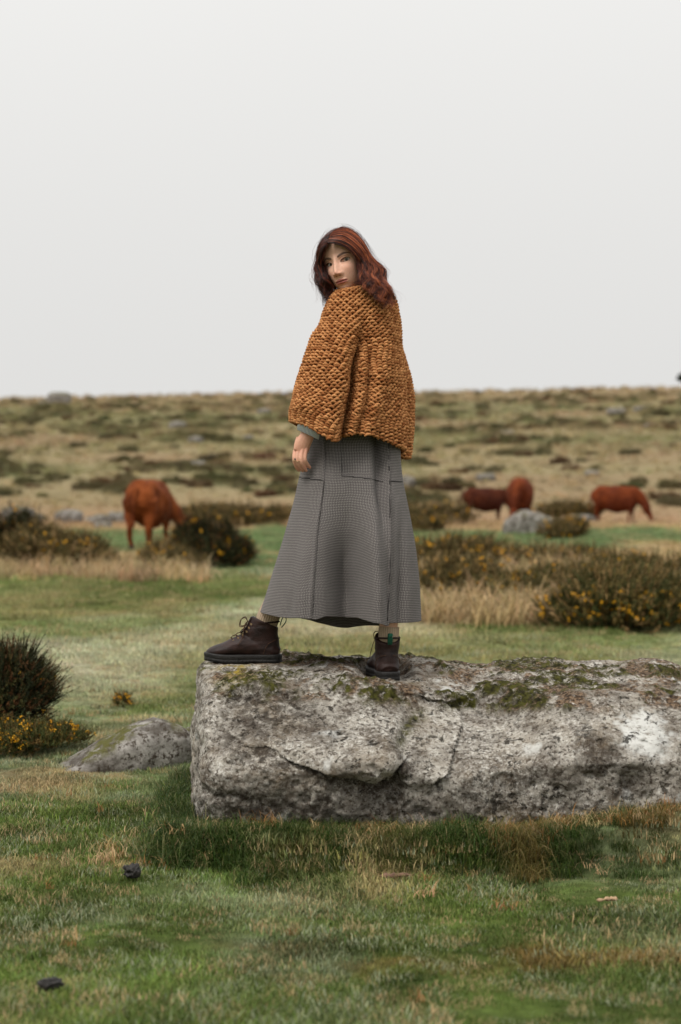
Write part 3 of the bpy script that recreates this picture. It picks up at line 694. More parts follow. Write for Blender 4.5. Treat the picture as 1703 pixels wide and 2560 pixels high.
def stitch_mesh(L, pu, pv, rad, sel=None, seed=5, thin=1.0):
    rs = np.random.RandomState(seed)
    mer = np.linalg.norm(np.diff(L.V[:, int(L.m*.72)], axis=0), axis=1); cum = np.concatenate([[0], np.cumsum(mer)])
    rows = int(cum[-1] / pv); pos, uax, vax, nax, tone, kind = [], [], [], [], [], []
    for r in range(rows + 1):
        t = np.interp(min(r * pv, cum[-1]), cum, np.linspace(0, 1, L.n))
        _, _, _b = L.sample(np.array([t]), np.array([0.0]))
        ring = L.sample(np.full(L.m, t), L.th)[0]; per = np.linalg.norm(np.roll(ring, -1, 0) - ring, axis=1); cs = np.concatenate([[0], np.cumsum(per)])
        anc = np.interp(1.5*np.pi, np.linspace(0, 2*np.pi, L.m + 1), cs)
        nc = max(6, int(round(cs[-1] / pu)))
        for kk in (0, 1):
            sarc = (anc + (np.arange(nc) + .5 * ((r + kk) % 2) + rs.normal(0, .05, nc)) * cs[-1] / nc) % cs[-1]
            th = np.interp(sarc, cs, np.linspace(0, 2*np.pi, L.m + 1))
            p_, n_, b_ = L.sample(np.full(nc, t) + rs.normal(0, .0018, nc), th)
            b_ /= np.linalg.norm(b_, axis=1)[:, None]; n_ /= np.linalg.norm(n_, axis=1)[:, None]
            v_ = np.cross(n_, b_)
            v_ *= np.sign(v_[:, 2:3] + 1e-9)
            pos.append(p_); uax.append(b_); vax.append(v_); nax.append(n_); kind.append(np.full(nc, kk)); tone.append(rs.uniform(0, 1, nc))
    pos, uax, vax, nax, kind, tone = map(np.concatenate, (pos, uax, vax, nax, kind, tone))
    if sel is not None:
        k = sel(pos); pos, uax, vax, nax, kind, tone = pos[k], uax[k], vax[k], nax[k], kind[k], tone[k]
    V_, F_, A_ = [], [], []; base = 0
    for kk, prof, rr, sides, hgt, vs_ in ((0, NUB, rad, 6, 1.0, 1.15), (1, LEG, rad*.6, 5, .45, .6), (2, LEG*np.array([-1, 1, 1]), rad*.6, 5, .45, .6)):
        k = kind == min(kk, 1); p_, u_, v_, n_ = pos[k], uax[k], vax[k], nax[k]; K = len(p_)
        if K == 0: continue
        rs2 = np.random.RandomState(seed + kk); an = rs2.normal(.15, .16, K); sc_ = rs2.uniform(.88, 1.12, (K, 1, 1))
        if kk: an = an * .5
        uu = u_*np.cos(an)[:, None] + v_*np.sin(an)[:, None]; vv = v_*np.cos(an)[:, None] - u_*np.sin(an)[:, None]
        off = 0 if kk == 0 else (.16 if kk == 1 else -.16)
        pr = prof[None] * np.array([1, 1, 1]) * sc_
        path = p_[:, None] + uu[:, None]*((pr[..., 0:1] + off)*pu) + vv[:, None]*(pr[..., 1:2]*pv*vs_) + n_[:, None]*(pr[..., 2:3]*rad*1.6*hgt - (rad*.25 if kk else 0))
        t = np.gradient(path, axis=1); t /= np.linalg.norm(t, axis=2)[..., None]
        s1 = np.cross(t, np.broadcast_to(n_[:, None], t.shape)); s1 /= np.linalg.norm(s1, axis=2)[..., None] + 1e-9; s2 = np.cross(s1, t)
        prn = np.array([.72, 1.0, 1.12, 1.0, .72]) if kk == 0 else np.array([.8, 1, 1, .8])
        a = np.arange(sides) / sides * 2*np.pi
        ring = path[:, :, None] + (s1[:, :, None]*np.cos(a)[:, None] + s2[:, :, None]*np.sin(a)[:, None]) * (rr * prn)[None, :, None, None]
        nr_ = len(prn); M = nr_ * sides
        q = np.array([(i*sides+j, i*sides+(j+1) % sides, (i+1)*sides+(j+1) % sides, (i+1)*sides+j) for i in range(nr_-1) for j in range(sides)])
        F_.append((base + (np.arange(K)*M)[:, None, None] + q[None]).reshape(-1, 4)); V_.append(ring.reshape(-1, 3)); base += K*M
        A_.append(np.repeat(tone[k] * (1 if kk == 0 else .75), M))
    return np.concatenate(V_), np.concatenate(F_), np.concatenate(A_)
def pxof(p): return 851.5 + p[:, 0] / p[:, 1] * FPX
def pyof(p): return EYE_ROW + (EYE - p[:, 2]) / p[:, 1] * FPX
def is_sleeve(p):
    return (pxof(p) < np.interp(pyof(p), [700, 780, 864, 910, 967, 1024, 1100], [826, 870, 898, 888, 885, 872, 853])) & (pyof(p) > 760)
PU, PV, YR = .0220, .0108, .0046
base_in = SW.V - SW.N * .011
cl = np.concatenate([base_in.reshape(-1, 3)]); bf = SW.faces()
vs_, fs_, as_ = stitch_mesh(SW, PU, PV, YR, lambda p: ~is_sleeve(p))
sweater = mk('sweater', np.concatenate([cl, vs_]), [bf, fs_ + len(cl)], WOOL, person, attrs={'tone': np.concatenate([np.full(len(cl), .0), as_])})
sweater['label'] = 'chunky moss stitch rust wool jumper'
vs_, fs_, as_ = stitch_mesh(SW, PU, PV, YR, is_sleeve)
ORG['sweater'] = ORG['person']
mk('sleeve', vs_, fs_, WOOL, sweater, attrs={'tone': as_})
cl = (RS_.V - RS_.N * .006).reshape(-1, 3); vs_, fs_, as_ = stitch_mesh(RS_, PU, PV, YR, None, 9)
mk('sleeve', np.concatenate([cl, vs_]), [RS_.faces(), fs_ + len(cl)], WOOL, sweater, attrs={'tone': np.concatenate([np.zeros(len(cl)), as_])})
# ---- skirt
SK = Loft([(784, 1040, 996, 1040, .110, .05), (771, 1110, 1000, 1110, .125, .05), (749, 1192, 1007, 1195, .155, .03), (729, 1275, 1023, 1275, .182, .01), (705, 1357, 1037, 1352, .205, 0), (682, 1430, 1046, 1424, .222, 0), (666, 1482, 1051, 1482, .235, 0), (651, 1529, 1054, 1551, .245, 0)], 7.38, .02, -.02, nt_=220, nth=720, pw=2.2)
yy = SK.py; t = SK.t
pl = np.interp(yy, [1080, 1275, 1421, 1553], [971, 975, 976, 969])            # pleat edge
sm_ = np.interp(yy, [1113, 1201, 1348, 1540], [814, 811, 793, 782])           # side seam
fold = .010 * sst(-8, 0, SK.px - pl) * (SK.px < pl) * np.exp(-np.clip(pl - SK.px, 0, 99) / 22.0)
fold -= .045 * gauss(SK.px, np.interp(yy, [1080, 1200, 1300, 1420], [946, 950, 958, 950]), 13) * np.interp(yy, [1060, 1110, 1290, 1400], [.8, 1, .55, 0])
fold -= .135 * gauss(SK.px, np.interp(yy, [1200, 1540], [852, 862]), 42) * sst(1180, 1500, yy)
fold += .060 * gauss(SK.px, np.interp(yy, [1200, 1540], [934, 940]), 22) * sst(1180, 1480, yy)
fold += .026 * gauss(SK.px, sm_ - 25, 26) * sst(1200, 1500, yy)
fold -= .022 * gauss(SK.px, np.interp(yy, [1200, 1540], [1010, 1003]), 10) * sst(1190, 1450, yy)
fold += .007 * gauss(SK.px, sm_ - 3, 4) * (SK.px < sm_)
fold += .0035 * np.sin(SK.px / 9.0 + yy / 47.0) * sst(.4, 1, t) * sst(960, 1010, SK.px)
fold += .006 * fbm(SK.px / 40, yy / 120, 0, o=3, seed=85)
dent = gauss(SK.px, np.interp(yy, [1230, 1290], [945, 962]), 7) * gauss(yy, 1255, 30); fold -= .008 * dent
SK.push(fold * SK.near ** .4 + SK.far * .02 * np.sin(SK.px / 20) * t)
sg = np.interp(SK.px, [651, 702, 790, 811, 855, 899, 928, 966, 974, 1054], [0, 4, 2, -9, -13, -10, 3, 10, 2, 0]) * (SK.near ** .3) + np.interp(SK.px, [651, 705, 796, 869, 951, 1054], [0, 10, 34, 40, 30, 0]) * SK.far ** .3
SK.V[..., 2] -= sg * sst(.55, 1, t) / 675.0
SK.nrm(); SK.px = 851.5 + SK.V[..., 0] / SK.V[..., 1] * FPX; SK.py = EYE_ROW + (EYE - SK.V[..., 2]) / SK.V[..., 1] * FPX
du = np.linalg.norm(np.roll(SK.V, -1, 1) - SK.V, axis=2); cu = np.cumsum(du, 1) - du
j0 = np.array([np.argmin(np.abs(SK.px[i] - pl[i, int(SK.m*.8)]) + (SK.near[i] < .05) * 1e4) for i in range(SK.n)])
j0 = np.round(np.convolve(np.pad(j0.astype(float), 9, mode='edge'), np.ones(19)/19, 'valid')).astype(int)
cu = cu - cu[np.arange(SK.n), j0][:, None]
dv = np.linalg.norm(np.diff(SK.V, axis=0), axis=2); cv = np.concatenate([np.zeros((1, SK.m)), np.cumsum(dv, 0)])
uvs = np.stack([cu, cv.mean(1, keepdims=True) * .35 + cv * .65], -1).reshape(-1, 2)
skirt = mk('skirt', SK.V, SK.faces(), TWEED, person, uv=uvs)
so = skirt.modifiers.new('thickness', 'SOLIDIFY'); so.thickness = .0022; so.offset = -1
ORG['skirt'] = ORG['person']
SEAM = simple_mat('dark_thread', (.022, .020, .020), .9, .3, 200)
def seam(path, rad=.0011, name='seam'):
    pts = [SK.near_pt(a, b) for a, b in spline(path, max(8, len(path)*8))]
    return MB().tube([v + n_*.0006 for v, n_ in pts], rad, 5).build(name, SEAM, skirt)
seam([(747, 1193), (775, 1197), (808, 1201)], .0014, 'pocket_edge'); seam([(856, 1099), (855, 1150), (855, 1191)], .0008, 'pocket_edge')
seam([(855, 1191), (900, 1194), (957, 1203)], .0014, 'pocket_edge'); seam([(976, 1204), (1005, 1204)], .0014, 'pocket_edge')
seam([(814, 1113), (811, 1201), (802, 1275), (793, 1348), (787, 1440), (783, 1500), (782, 1536)], .0008); seam([(971, 1110), (974, 1200), (975, 1275), (976, 1421), (969, 1552)], .0013)
# ---- body: one mesh (limbs, torso, neck united; hand; head)
def J(px, py, dy=0.0): return P(px, py, PY + dy)
body = MB()
def limb(pts, rads, n_=16, sides=14, up=None):
    s = spline(np.concatenate([np.array(pts), np.array(rads, float).reshape(len(pts), -1)], 1), n_)
    rr = s[:, 3:] if s.shape[1] > 4 else s[:, 3]
    body.tube(s[:, :3], rr, sides, up=up)
limb([J(885, 1130, .05), J(885, 1060, .05), J(893, 960, .02), J(898, 860), J(900, 770, .01), J(900, 722, .02)], [(.10, .08), (.10, .07), (.10, .07), (.11, .08), (.085, .07), (.055, .055)], up=(.7, .7, 0))
limb([J(900, 740, .02), J(893, 705, .0), J(884, 672, .0)], [.055, .050, .048], 8)
limb([J(868, 775, -.05), J(835, 910, -.08), J(815, 980, -.10), J(780, 1075, -.12)], [.046, .040, .036, .026])
limb([J(950, 775, .05), J(975, 930, .06), J(965, 990, .08), J(930, 1070, .11)], [.046, .038, .034, .026])
limb([J(860, 1120, .05), J(810, 1290, .02), J(760, 1400, .02), J(698, 1490, .03), J(682, 1515, .03), J(669, 1548, .04), J(664, 1600, .04)], [.080, .062, .046, .039, .037, .033, .028], 22)
limb([J(915, 1120, .05), J(950, 1300, -.06), J(962, 1400, -.10), J(970, 1490, -.16), J(972, 1567, -.17), J(967, 1605, -.16)], [.080, .066, .050, .046, .0335, .030], 22)
bV, bQ, bT = remeshed(body, .007, 4)
# hand
def H(cx, cy, dy=0.0): return P(620 + .2934*cx, 1040 + .2934*cy, 7.30 + dy)
body = MB()
limb([H(548, 20, .0), H(522, 120, .0), H(500, 180, -.002), H(468, 240, -.004), H(452, 300, -.004)], [(.026, .023), (.0255, .021), (.027, .019), (.030, .016), (.029, .013)], 12, 14, up=(.35, -1, .3))
for ch in ([(408, 290, .004), (396, 365, -.010), (412, 428, .002), (440, 470, .014)], [(432, 284, -.006), (424, 370, -.020), (444, 436, -.006), (470, 474, .008)],
           [(464, 286, -.010), (456, 374, -.024), (476, 436, -.010), (500, 470, .006)], [(492, 296, -.008), (484, 368, -.020), (505, 412, -.008), (533, 444, .006)]):
    pts = [H(470 + (ch[0][0] - 450)*.6, 235, .0)] + [H(*c) for c in ch]
    s = spline(np.array(pts), 16); body.tube(s, np.interp(np.linspace(0, 1, 16), [0, .3, .6, .9, 1.0], [.009, .0088, .0080, .0070, .0052]), 10)
s = spline(np.array([H(440, 190, .012), H(418, 250, .026), H(418, 330, .030), H(436, 392, .030)]), 12); body.tube(s, np.interp(np.linspace(0, 1, 12), [0, .5, .9, 1], [.013, .0105, .0088, .006]), 10)
hV, hQ, hT = remeshed(body, .0019, 3)
# head
HC = P(860, 654, 7.385); HS = 1.05
Rm = np.array((Matrix.Rotation(R(16), 3, 'Y').inverted() @ Matrix.Rotation(R(-23), 3, 'Z') @ Matrix.Rotation(R(3), 3, 'X')))
def toW(q): return HC + (q * HS) @ Rm.T
def toL(p): return ((p - HC) @ Rm) / HS
def ellray(d, c, r):
    """distance along unit rays from the origin to an ellipsoid"""
    a = ((d / r) ** 2).sum(1); b = -2 * (d * c / r**2).sum(1); k = (c**2 / r**2).sum() - 1
    return (-b + np.sqrt(np.maximum(b*b - 4*a*k, 0))) / (2*a)
hv, hf = rock_mesh(130, 110, 150)
dr = hv * np.array([.075, .095, .112]); dr = dr / np.linalg.norm(dr, axis=1)[:, None]
r1 = ellray(dr, np.array([0, .016, .026]), np.array([.0735, .094, .088])); r2 = ellray(dr, np.array([0, -.022, -.038]), np.array([.054, .070, .074]))
kk = 90.0; rr = np.log(np.exp(kk*r1) + np.exp(kk*r2)) / kk - .002
q = dr * rr[:, None]
fr = sst(.0, -.05, q[:, 1]); X, Z = q[:, 0], q[:, 2]; ax = np.abs(X)
def g2(x0, z0, sx, sz): return np.exp(-((ax - x0) / sx) ** 2 - ((Z - z0) / sz) ** 2)
f = np.zeros(len(q))
f -= .0085 * g2(.031, -.002, .018, .012)                       # eye sockets
f -= .003 * g2(.016, .002, .008, .011)
f += .0025 * g2(.026, .019, .020, .007)                        # brow
f += .0045 * g2(.046, -.028, .018, .016)                       # cheekbone
f -= .0015 * g2(.040, -.062, .016, .018)
np_ = np.interp(Z, [-.060, -.0505, -.046, -.040, -.034, -.025, -.010, .004, .016, .03], [0, .001, .010, .0205, .0225, .0185, .0120, .0065, .0030, 0])
nw = np.interp(Z, [-.05, -.038, -.02, .01], [.0105, .0105, .0078, .0065])
f += np_ * np.exp(-(ax / nw) ** 2 * .9)
f += .0075 * g2(.0125, -.0405, .0062, .0065)                   # nostril wings
f -= .0015 * g2(0, -.056, .0035, .005)
lw = np.clip(1 - (ax / .0235) ** 2, 0, 1); lipw = lw ** .7
up_edge = -.0605 + .0012 * np.exp(-((ax - .006) / .005) ** 2)
f += lipw * (.0060 * np.exp(-((Z + .0642) / .0036) ** 2) + .0070 * np.exp(-((Z + .0728) / .0044) ** 2) - .0050 * np.exp(-((Z + .0682) / .0016) ** 2))
f -= .003 * g2(0, -.084, .018, .004)
f += .0085 * g2(0, -.099, .019, .012)
# eye opening
ex0, ez0 = .0310, -.001
al = 1 - ((ax - ex0) / .0150) ** 2
hi = ez0 + .0070 * np.sqrt(np.clip(al, 0, 1)) + .0015 * (ax - ex0) / .015; lo = ez0 - .0054 * np.sqrt(np.clip(al, 0, 1)) + .001 * (ax - ex0) / .015
inside = (al > 0) & (Z < hi) & (Z > lo) & (q[:, 1] < -.03)
f += .0030 * np.exp(-((Z - hi - .0025) / .0024) ** 2) * sst(-.3, .3, al) + .0022 * np.exp(-((Z - lo + .002) / .002) ** 2) * sst(-.3, .3, al)
f -= .0022 * np.exp(-((Z - hi - .0065) / .0016) ** 2) * sst(-.2, .4, al)
f = f - inside * .010
q = q + np.array([0, -1.0, 0]) * (f * fr)[:, None]
# colours of the face
col = np.tile(SKINC, (len(q), 1))
def tint(c, m): 
    global col
    col = col * (1 - m[:, None]) + np.array(c) * m[:, None]
tint((.60, .27, .185), .45 * g2(.044, -.034, .020, .016) * fr); tint((.56, .24, .17), .5 * g2(.0, -.040, .014, .010) * fr)
tint((.36, .165, .105), .55 * g2(.031, .008, .018, .008) * fr)                                  # darker brown tint over the lids
zu = -.0682 + .0080 * lw ** .8 + .0010*np.exp(-((ax - .005) / .004)**2); zl = -.0682 - .0098 * lw ** .7
lipm = sst(0, .06, lw) * sst(.0008, -.0008, Z - zu) * sst(-.0010, .0010, Z - zl) * fr
tint((.43, .135, .115), lipm * .92); tint((.10, .025, .022), np.exp(-((Z + .0682) / .0011) ** 2) * sst(.0, .2, lw) * fr * .85)
bz = np.interp(ax, [.012, .020, .034, .044, .052], [.0165, .0195, .0235, .0215, .0165]); bw = np.interp(ax, [.010, .016, .03, .052], [.0026, .0046, .0044, .0016])
tint((.035, .018, .012), .88 * np.exp(-((Z - bz) / bw) ** 4) * sst(.009, .013, ax) * sst(.054, .049, ax) * fr)
tint((.012, .007, .006), .95 * np.exp(-((Z - hi - .0004) / .0014) ** 2) * sst(-.15, .05, al) * fr)
tint((.06, .03, .022), .55 * np.exp(-((Z - lo) / .0010) ** 2) * sst(0, .1, al) * fr)
tint((.03, .012, .010), .85 * g2(.0068, -.0475, .0035, .0022) * fr)
headW = toW(q)
# ear on the visible side
ear = MB()
for sgn in (1, -1):
    pth = [np.array([sgn*.0735, .012 + .016*math.sin(a), -.010 + .030*math.cos(a)]) for a in np.linspace(-.6, 4.3, 16)]
    ear.tube([toW(p_[None])[0] for p_ in pth], .0042, 6); ear.tube([toW(np.array([[sgn*.071, .010, z_]]))[0] for z_ in (-.036, -.02, 0, .014)], [(.004, .008), (.004, .013), (.004, .014), (.003, .01)], 8)
eV, eF = np.concatenate(ear.v), ear.faces()
o0 = len(bV); o1 = o0 + len(hV); o2 = o1 + len(headW)
knuck = np.zeros(len(hV))
hcol = np.tile(SKINC * np.array([.88, .80, .76]), (len(hV), 1)); redm = np.exp(-((pyof(hV) - 1126) / 9.0) ** 2)[:, None] * .3 + np.exp(-((pyof(hV) - 1172) / 9.0) ** 2)[:, None] * .45
hcol = hcol * (1 - redm) + np.array([.50, .20, .135]) * redm
body_o = mk('body', np.concatenate([bV, hV, headW, eV]), [bQ, hQ + o0, hf + o1, eF[0] + o2] + [x + k for x, k in ((bT, 0), (hT, o0), (eF[1], o2)) if len(x)], SKIN, person,
            attrs={'col': np.concatenate([np.tile(SKINC, (len(bV), 1)), hcol, col, np.tile(SKINC * .97, (len(eV), 1))])})
# eyes
def eye_mat():
    m, nt, b = newmat('eye'); n = N(nt)
    g = n.attr('col').outputs['Color']; n.put(b.inputs['Base Color'], g); b.inputs['Roughness'].default_value = .12; b.inputs['Specular IOR Level'].default_value = .5
    return m
EYEM = eye_mat()
for sgn in (-1, 1):
    v, fc = rock_mesh(30, 30, 30); v = v / np.linalg.norm(v, axis=1)[:, None]
    kq = np.argmin((ax - ex0 + (np.sign(X) != sgn) * 1)**2 + (Z - ez0)**2 + (q[:, 1] > 0) * 9); yc = q[kq, 1]
    gaze = np.array([.36, -.90, .03]); gaze /= np.linalg.norm(gaze)         # looking towards the viewer
    an = np.arccos(np.clip(v @ gaze, -1, 1))
    ec = np.tile(np.array([.62, .56, .52]), (len(v), 1)); ec[an < .50] = (.075, .045, .025); ec[an < .22] = (.004, .004, .004); 
    mk('eye', toW(v * .0112 + np.array([sgn*(ex0 - .0008), yc + .0052, ez0])), fc, EYEM, person, attrs={'col': ec})
# ring
rg = MB(); c0 = H(424, 372, -.020); fdir = H(444, 436, -.006) - H(424, 340, -.018); fdir /= np.linalg.norm(fdir)
for cc, rad_ in ((H(427, 382, -.020), .0088), (H(399, 374, -.010), .0088)):
    u_ = np.cross(fdir, (0, 0, 1.0)); u_ = np.cross(fdir, (0, 1.0, 0)); u_ /= np.linalg.norm(u_); w2 = np.cross(u_, fdir)
    rg.tube([cc + (u_*math.cos(a) + w2*math.sin(a))*rad_ for a in np.linspace(0, 2*math.pi, 25)], .0011, 6, cap=False)
ring = rg.build('ring', BRASS, person); ORG['ring'] = ORG['person']
gv, gf = rock_mesh(8, 8, 8); gv /= np.linalg.norm(gv, axis=1)[:, None]; mk('gem', H(403, 368, -.020) + gv*.0036, gf, STONE_GEM, ring)
# shirt cuff
cf = []; nc = 48
axis_ = H(515, 130) - H(560, -60); axis_ /= np.linalg.norm(axis_)
u_ = np.array([1.0, 0, 0]) - axis_ * axis_[0]; u_ /= np.linalg.norm(u_); w2 = np.cross(axis_, u_)
cfp = [(H(560, -80), .046), (H(545, 0), .044), (H(522, 80), .043), (H(511, 160), .041), (H(511, 157), .038), (H(530, 50), .036)]
cv_ = np.concatenate([[c + (u_*math.cos(a)*r_ + w2*math.sin(a)*r_*.8) + np.array([0, 0, -.009])*math.cos(a) for a in np.arange(nc)/nc*2*math.pi] for c, r_ in cfp])
i = np.arange(len(cfp)*nc).reshape(-1, nc); j = np.roll(i, -1, 1)
mk('shirt_cuff', cv_, np.stack([i[:-1], i[1:], j[1:], j[:-1]], -1).reshape(-1, 4), CUFF, person, uv=np.stack([np.tile(np.arange(nc)/nc*.26, len(cfp)), np.repeat(np.arange(len(cfp))*.02, nc)], 1))

# ---- hair
def G(pts): return np.array([P(760 + .1658*a, 550 + .1658*b, 7.385 + c) for a, b, c in pts])
GUIDES = [
 G([(345, 400, -.07), (310, 460, -.05), (285, 600, -.01), (310, 760, .01), (370, 900, .01), (445, 990, .01), (430, 1100, .01)]),
 G([(352, 392, -.10), (300, 425, -.095), (255, 520, -.08), (245, 640, -.06), (275, 760, -.055), (315, 880, -.06), (375, 1000, -.05), (345, 1120, -.05), (325, 1265, -.05)]),
 G([(362, 330, -.095), (280, 375, -.08), (222, 520, -.05), (212, 660, -.03), (240, 780, -.03), (212, 880, -.03), (280, 1000, -.03), (340, 1120, -.02), (312, 1300, -.02)]),
 G([(395, 235, -.065), (300, 290, -.04), (225, 430, 0), (215, 600, .02), (200, 720, .02), (190, 850, .01), (250, 980, 0), (330, 1080, 0), (300, 1240, 0)]),
 G([(480, 165, -.01), (360, 235, .04), (262, 400, .07), (232, 600, .08), (240, 800, .07), (300, 950, .06), (360, 1100, .05), (340, 1200, .04)]),
 G([(560, 130, .05), (500, 180, .10), (440, 380, .13), (420, 600, .13), (430, 800, .10), (460, 950, .08), (480, 1050, .06)]),
 G([(590, 125, .06), (640, 170, .115), (680, 380, .15), (700, 620, .14), (740, 850, .11), (800, 1000, .07), (900, 1100, .04)]),
 G([(590, 125, .05), (740, 195, .09), (860, 335, .11), (930, 500, .12), (985, 650, .11), (1070, 800, .09), (1120, 950, .05), (1200, 1100, .0)]),
 G([(560, 122, .0), (720, 165, .03), (862, 305, .04), (955, 465, .05), (1015, 610, .05), (1140, 715, .04), (1185, 850, .02), (1200, 950, -.02), (1295, 1060, -.06), (1385, 1230, -.07)]),
 G([(440, 185, -.05), (640, 145, -.03), (830, 275, -.03), (945, 440, -.03), (1015, 590, -.03), (1135, 700, -.03), (1195, 800, -.05), (1180, 920, -.08), (1260, 1010, -.11), (1325, 1120, -.125), (1375, 1230, -.125), (1330, 1330, -.125)]),
 G([(400, 245, -.085), (600, 215, -.08), (780, 330, -.085), (905, 480, -.08), (965, 640, -.08), (1065, 770, -.09), (1030, 900, -.115), (1130, 1010, -.135), (1215, 1120, -.14), (1205, 1240, -.145), (1275, 1310, -.14)]),
 G([(378, 305, -.098), (560, 315, -.105), (730, 410, -.10), (850, 560, -.09), (900, 700, -.09), (960, 820, -.105), (915, 920, -.125), (960, 1000, -.145), (1080, 1050, -.15)]),
 G([(362, 350, -.102), (490, 368, -.108), (640, 430, -.104), (750, 530, -.09), (825, 640, -.075), (850, 750, -.085), (870, 850, -.10), (820, 925, -.125), (760, 955, -.13)]),
]
GW = [1.9, .7, 1.0, 1.0, .8, .8, .9, 1.0, 1.3, 1.5, 1.4, 1.2]
rs = np.random.RandomState(77)
NS, SEG = 3200, 34
gs = np.stack([spline(g, SEG) for g in GUIDES])
pk = rs.choice(len(GW), NS, p=np.array(GW) / sum(GW)); bl = rs.uniform(0, 1, NS)
st = gs[pk]*(1 - bl)[:, None, None] + gs[pk+1]*bl[:, None, None]
s = np.linspace(0, 1, SEG)[None]
bc = (np.floor(bl*4) + .5) / 4; cc_ = gs[pk]*(1 - bc)[:, None, None] + gs[pk+1]*bc[:, None, None]
st = st + (cc_ - st) * (.62*sst(.3, .9, s))[..., None]
midx = HC[0] + .012; st[..., 0] = midx + (st[..., 0] - midx) * (1 - .07*sst(.35, .8, s))
clump = (pk*4 + (bl*4).astype(int)); crs = np.random.RandomState(5); cph = crs.uniform(0, 6.28, 80)[clump]; cfr = crs.uniform(2.2, 3.4, 80)[clump]
rad_ = rs.uniform(-.3, 1, NS)[:, None]
ctr = HC + np.array([.005, .01, 0])
outd = st - ctr; outd[..., 2] *= .35; outd /= np.linalg.norm(outd, axis=2)[..., None]
side = np.stack([np.ones_like(s)*1.0, 0*s, .25*np.ones_like(s)], -1)
grow = sst(.18, .75, s)
wob = np.sin(2*np.pi*cfr[:, None]*s + cph[:, None] + rs.normal(0, .35, NS)[:, None]); wob2 = np.cos(2*np.pi*cfr[:, None]*s*1.1 + cph[:, None]*1.7)
st = st + outd*(rad_*.0065*(0.5 + .7*grow))[..., None] + side*(wob*.0115*grow)[..., None] + np.array([0, 1.0, 0])*(wob2*.009*grow)[..., None]
st += (rs.normal(0, .0022, (NS, 1, 3)) * (.35 + grow[..., None])) + np.cumsum(rs.normal(0, .0006, (NS, SEG, 3)), 1) * grow[..., None]
# random trims so the ends are uneven
cut = rs.uniform(.80, 1.0, NS)
ix = s * cut[:, None] * (SEG - 1); i0 = np.clip(ix.astype(int), 0, SEG - 2); fr_ = (ix - i0)[..., None]
st = np.take_along_axis(st, i0[..., None].repeat(3, 2), 1)*(1 - fr_) + np.take_along_axis(st, (i0 + 1)[..., None].repeat(3, 2), 1)*fr_
def out_of_skull(pts, pad):
    L = toL(pts.reshape(-1, 3)); c = np.array([0, .016, .026]); r = np.array([.0735, .094, .088]) + pad
    k = np.sqrt((((L - c) / r) ** 2).sum(1)); kk = np.where(k < 1, 1 / np.maximum(k, .05), 1)
    return toW(c + (L - c) * kk[:, None]).reshape(pts.shape)
st = out_of_skull(st, .004 + .0)
def strands(st, r0, sides=4, tip=.25):
    K, n_, _ = st.shape
    t = np.gradient(st, axis=1); t /= np.linalg.norm(t, axis=2)[..., None] + 1e-9
    a = np.array([.3, -1, .2]); s1 = np.cross(t, a); s1 /= np.linalg.norm(s1, axis=2)[..., None] + 1e-9; s2 = np.cross(s1, t)
    pr = np.interp(np.linspace(0, 1, n_), [0, .08, .7, 1], [.5, 1, .9, tip])
    an = np.arange(sides) / sides * 2*np.pi
    v = st[:, :, None] + (s1[:, :, None]*np.cos(an)[:, None] + s2[:, :, None]*np.sin(an)[:, None]) * (np.asarray(r0).reshape(-1, 1, 1, 1) * pr[None, :, None, None])
    M = n_*sides; q_ = np.array([(i*sides+j, i*sides+(j+1) % sides, (i+1)*sides+(j+1) % sides, (i+1)*sides+j) for i in range(n_-1) for j in range(sides)])
    return v.reshape(-1, 3), ((np.arange(K)*M)[:, None, None] + q_[None]).reshape(-1, 4), M
hv1, hf1, M = strands(st, rs.uniform(.00045, .0011, NS), 3)
gt = np.array([.06, .10, .14, .16, .12, .08, .12, .3, .55, .62, .5, .25])[pk] + .25*rs.normal(size=NS) + .28*np.sin(clump*2.1) * (pk > 6)  # right-hand strands get a brighter tone that paints in their sheen
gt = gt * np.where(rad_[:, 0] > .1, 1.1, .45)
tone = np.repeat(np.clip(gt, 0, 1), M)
# flyaways
NF = 260; sel = rs.randint(0, NS, NF); fw = st[sel].copy() + rs.normal(0, .006, (NF, 1, 3)) + (outd[sel]*(np.linspace(0, 1, SEG)**2)[None, :, None]*rs.uniform(.005, .028, NF)[:, None, None]) + np.cumsum(rs.normal(0, .0014, (NF, SEG, 3)), 1)
hv2, hf2, M2 = strands(out_of_skull(fw, .006), rs.uniform(.00022, .0004, NF), 3)
# skull cap under the strands
L = q; hl = np.interp(np.abs(L[:, 0]), [0, .03, .055, .066, .075], [.068, .064, .045, .010, -.03])
capm = (L[:, 2] > hl) | ((L[:, 1] > -.012 + .0*L[:, 2]) & (L[:, 2] > -.085))
nn = L - np.array([0, .016, .02]); nn /= np.linalg.norm(nn, axis=1)[:, None]
cf_ = hf[capm[hf].all(1)]; used, inv = np.unique(cf_, return_inverse=True)
capV = toW(L[used] + nn[used]*.0035); cf_ = inv.reshape(cf_.shape)
n1, n2 = len(hv1), len(hv1) + len(hv2)
mk('hair', np.concatenate([hv1, hv2, capV]), [hf1, hf2 + n1, cf_ + n2], HAIR, person, attrs={'tone': np.concatenate([tone, np.full(len(hv2), .5), np.full(len(capV), .05)])})['label'] = 'wavy shoulder length auburn hair with a centre parting'

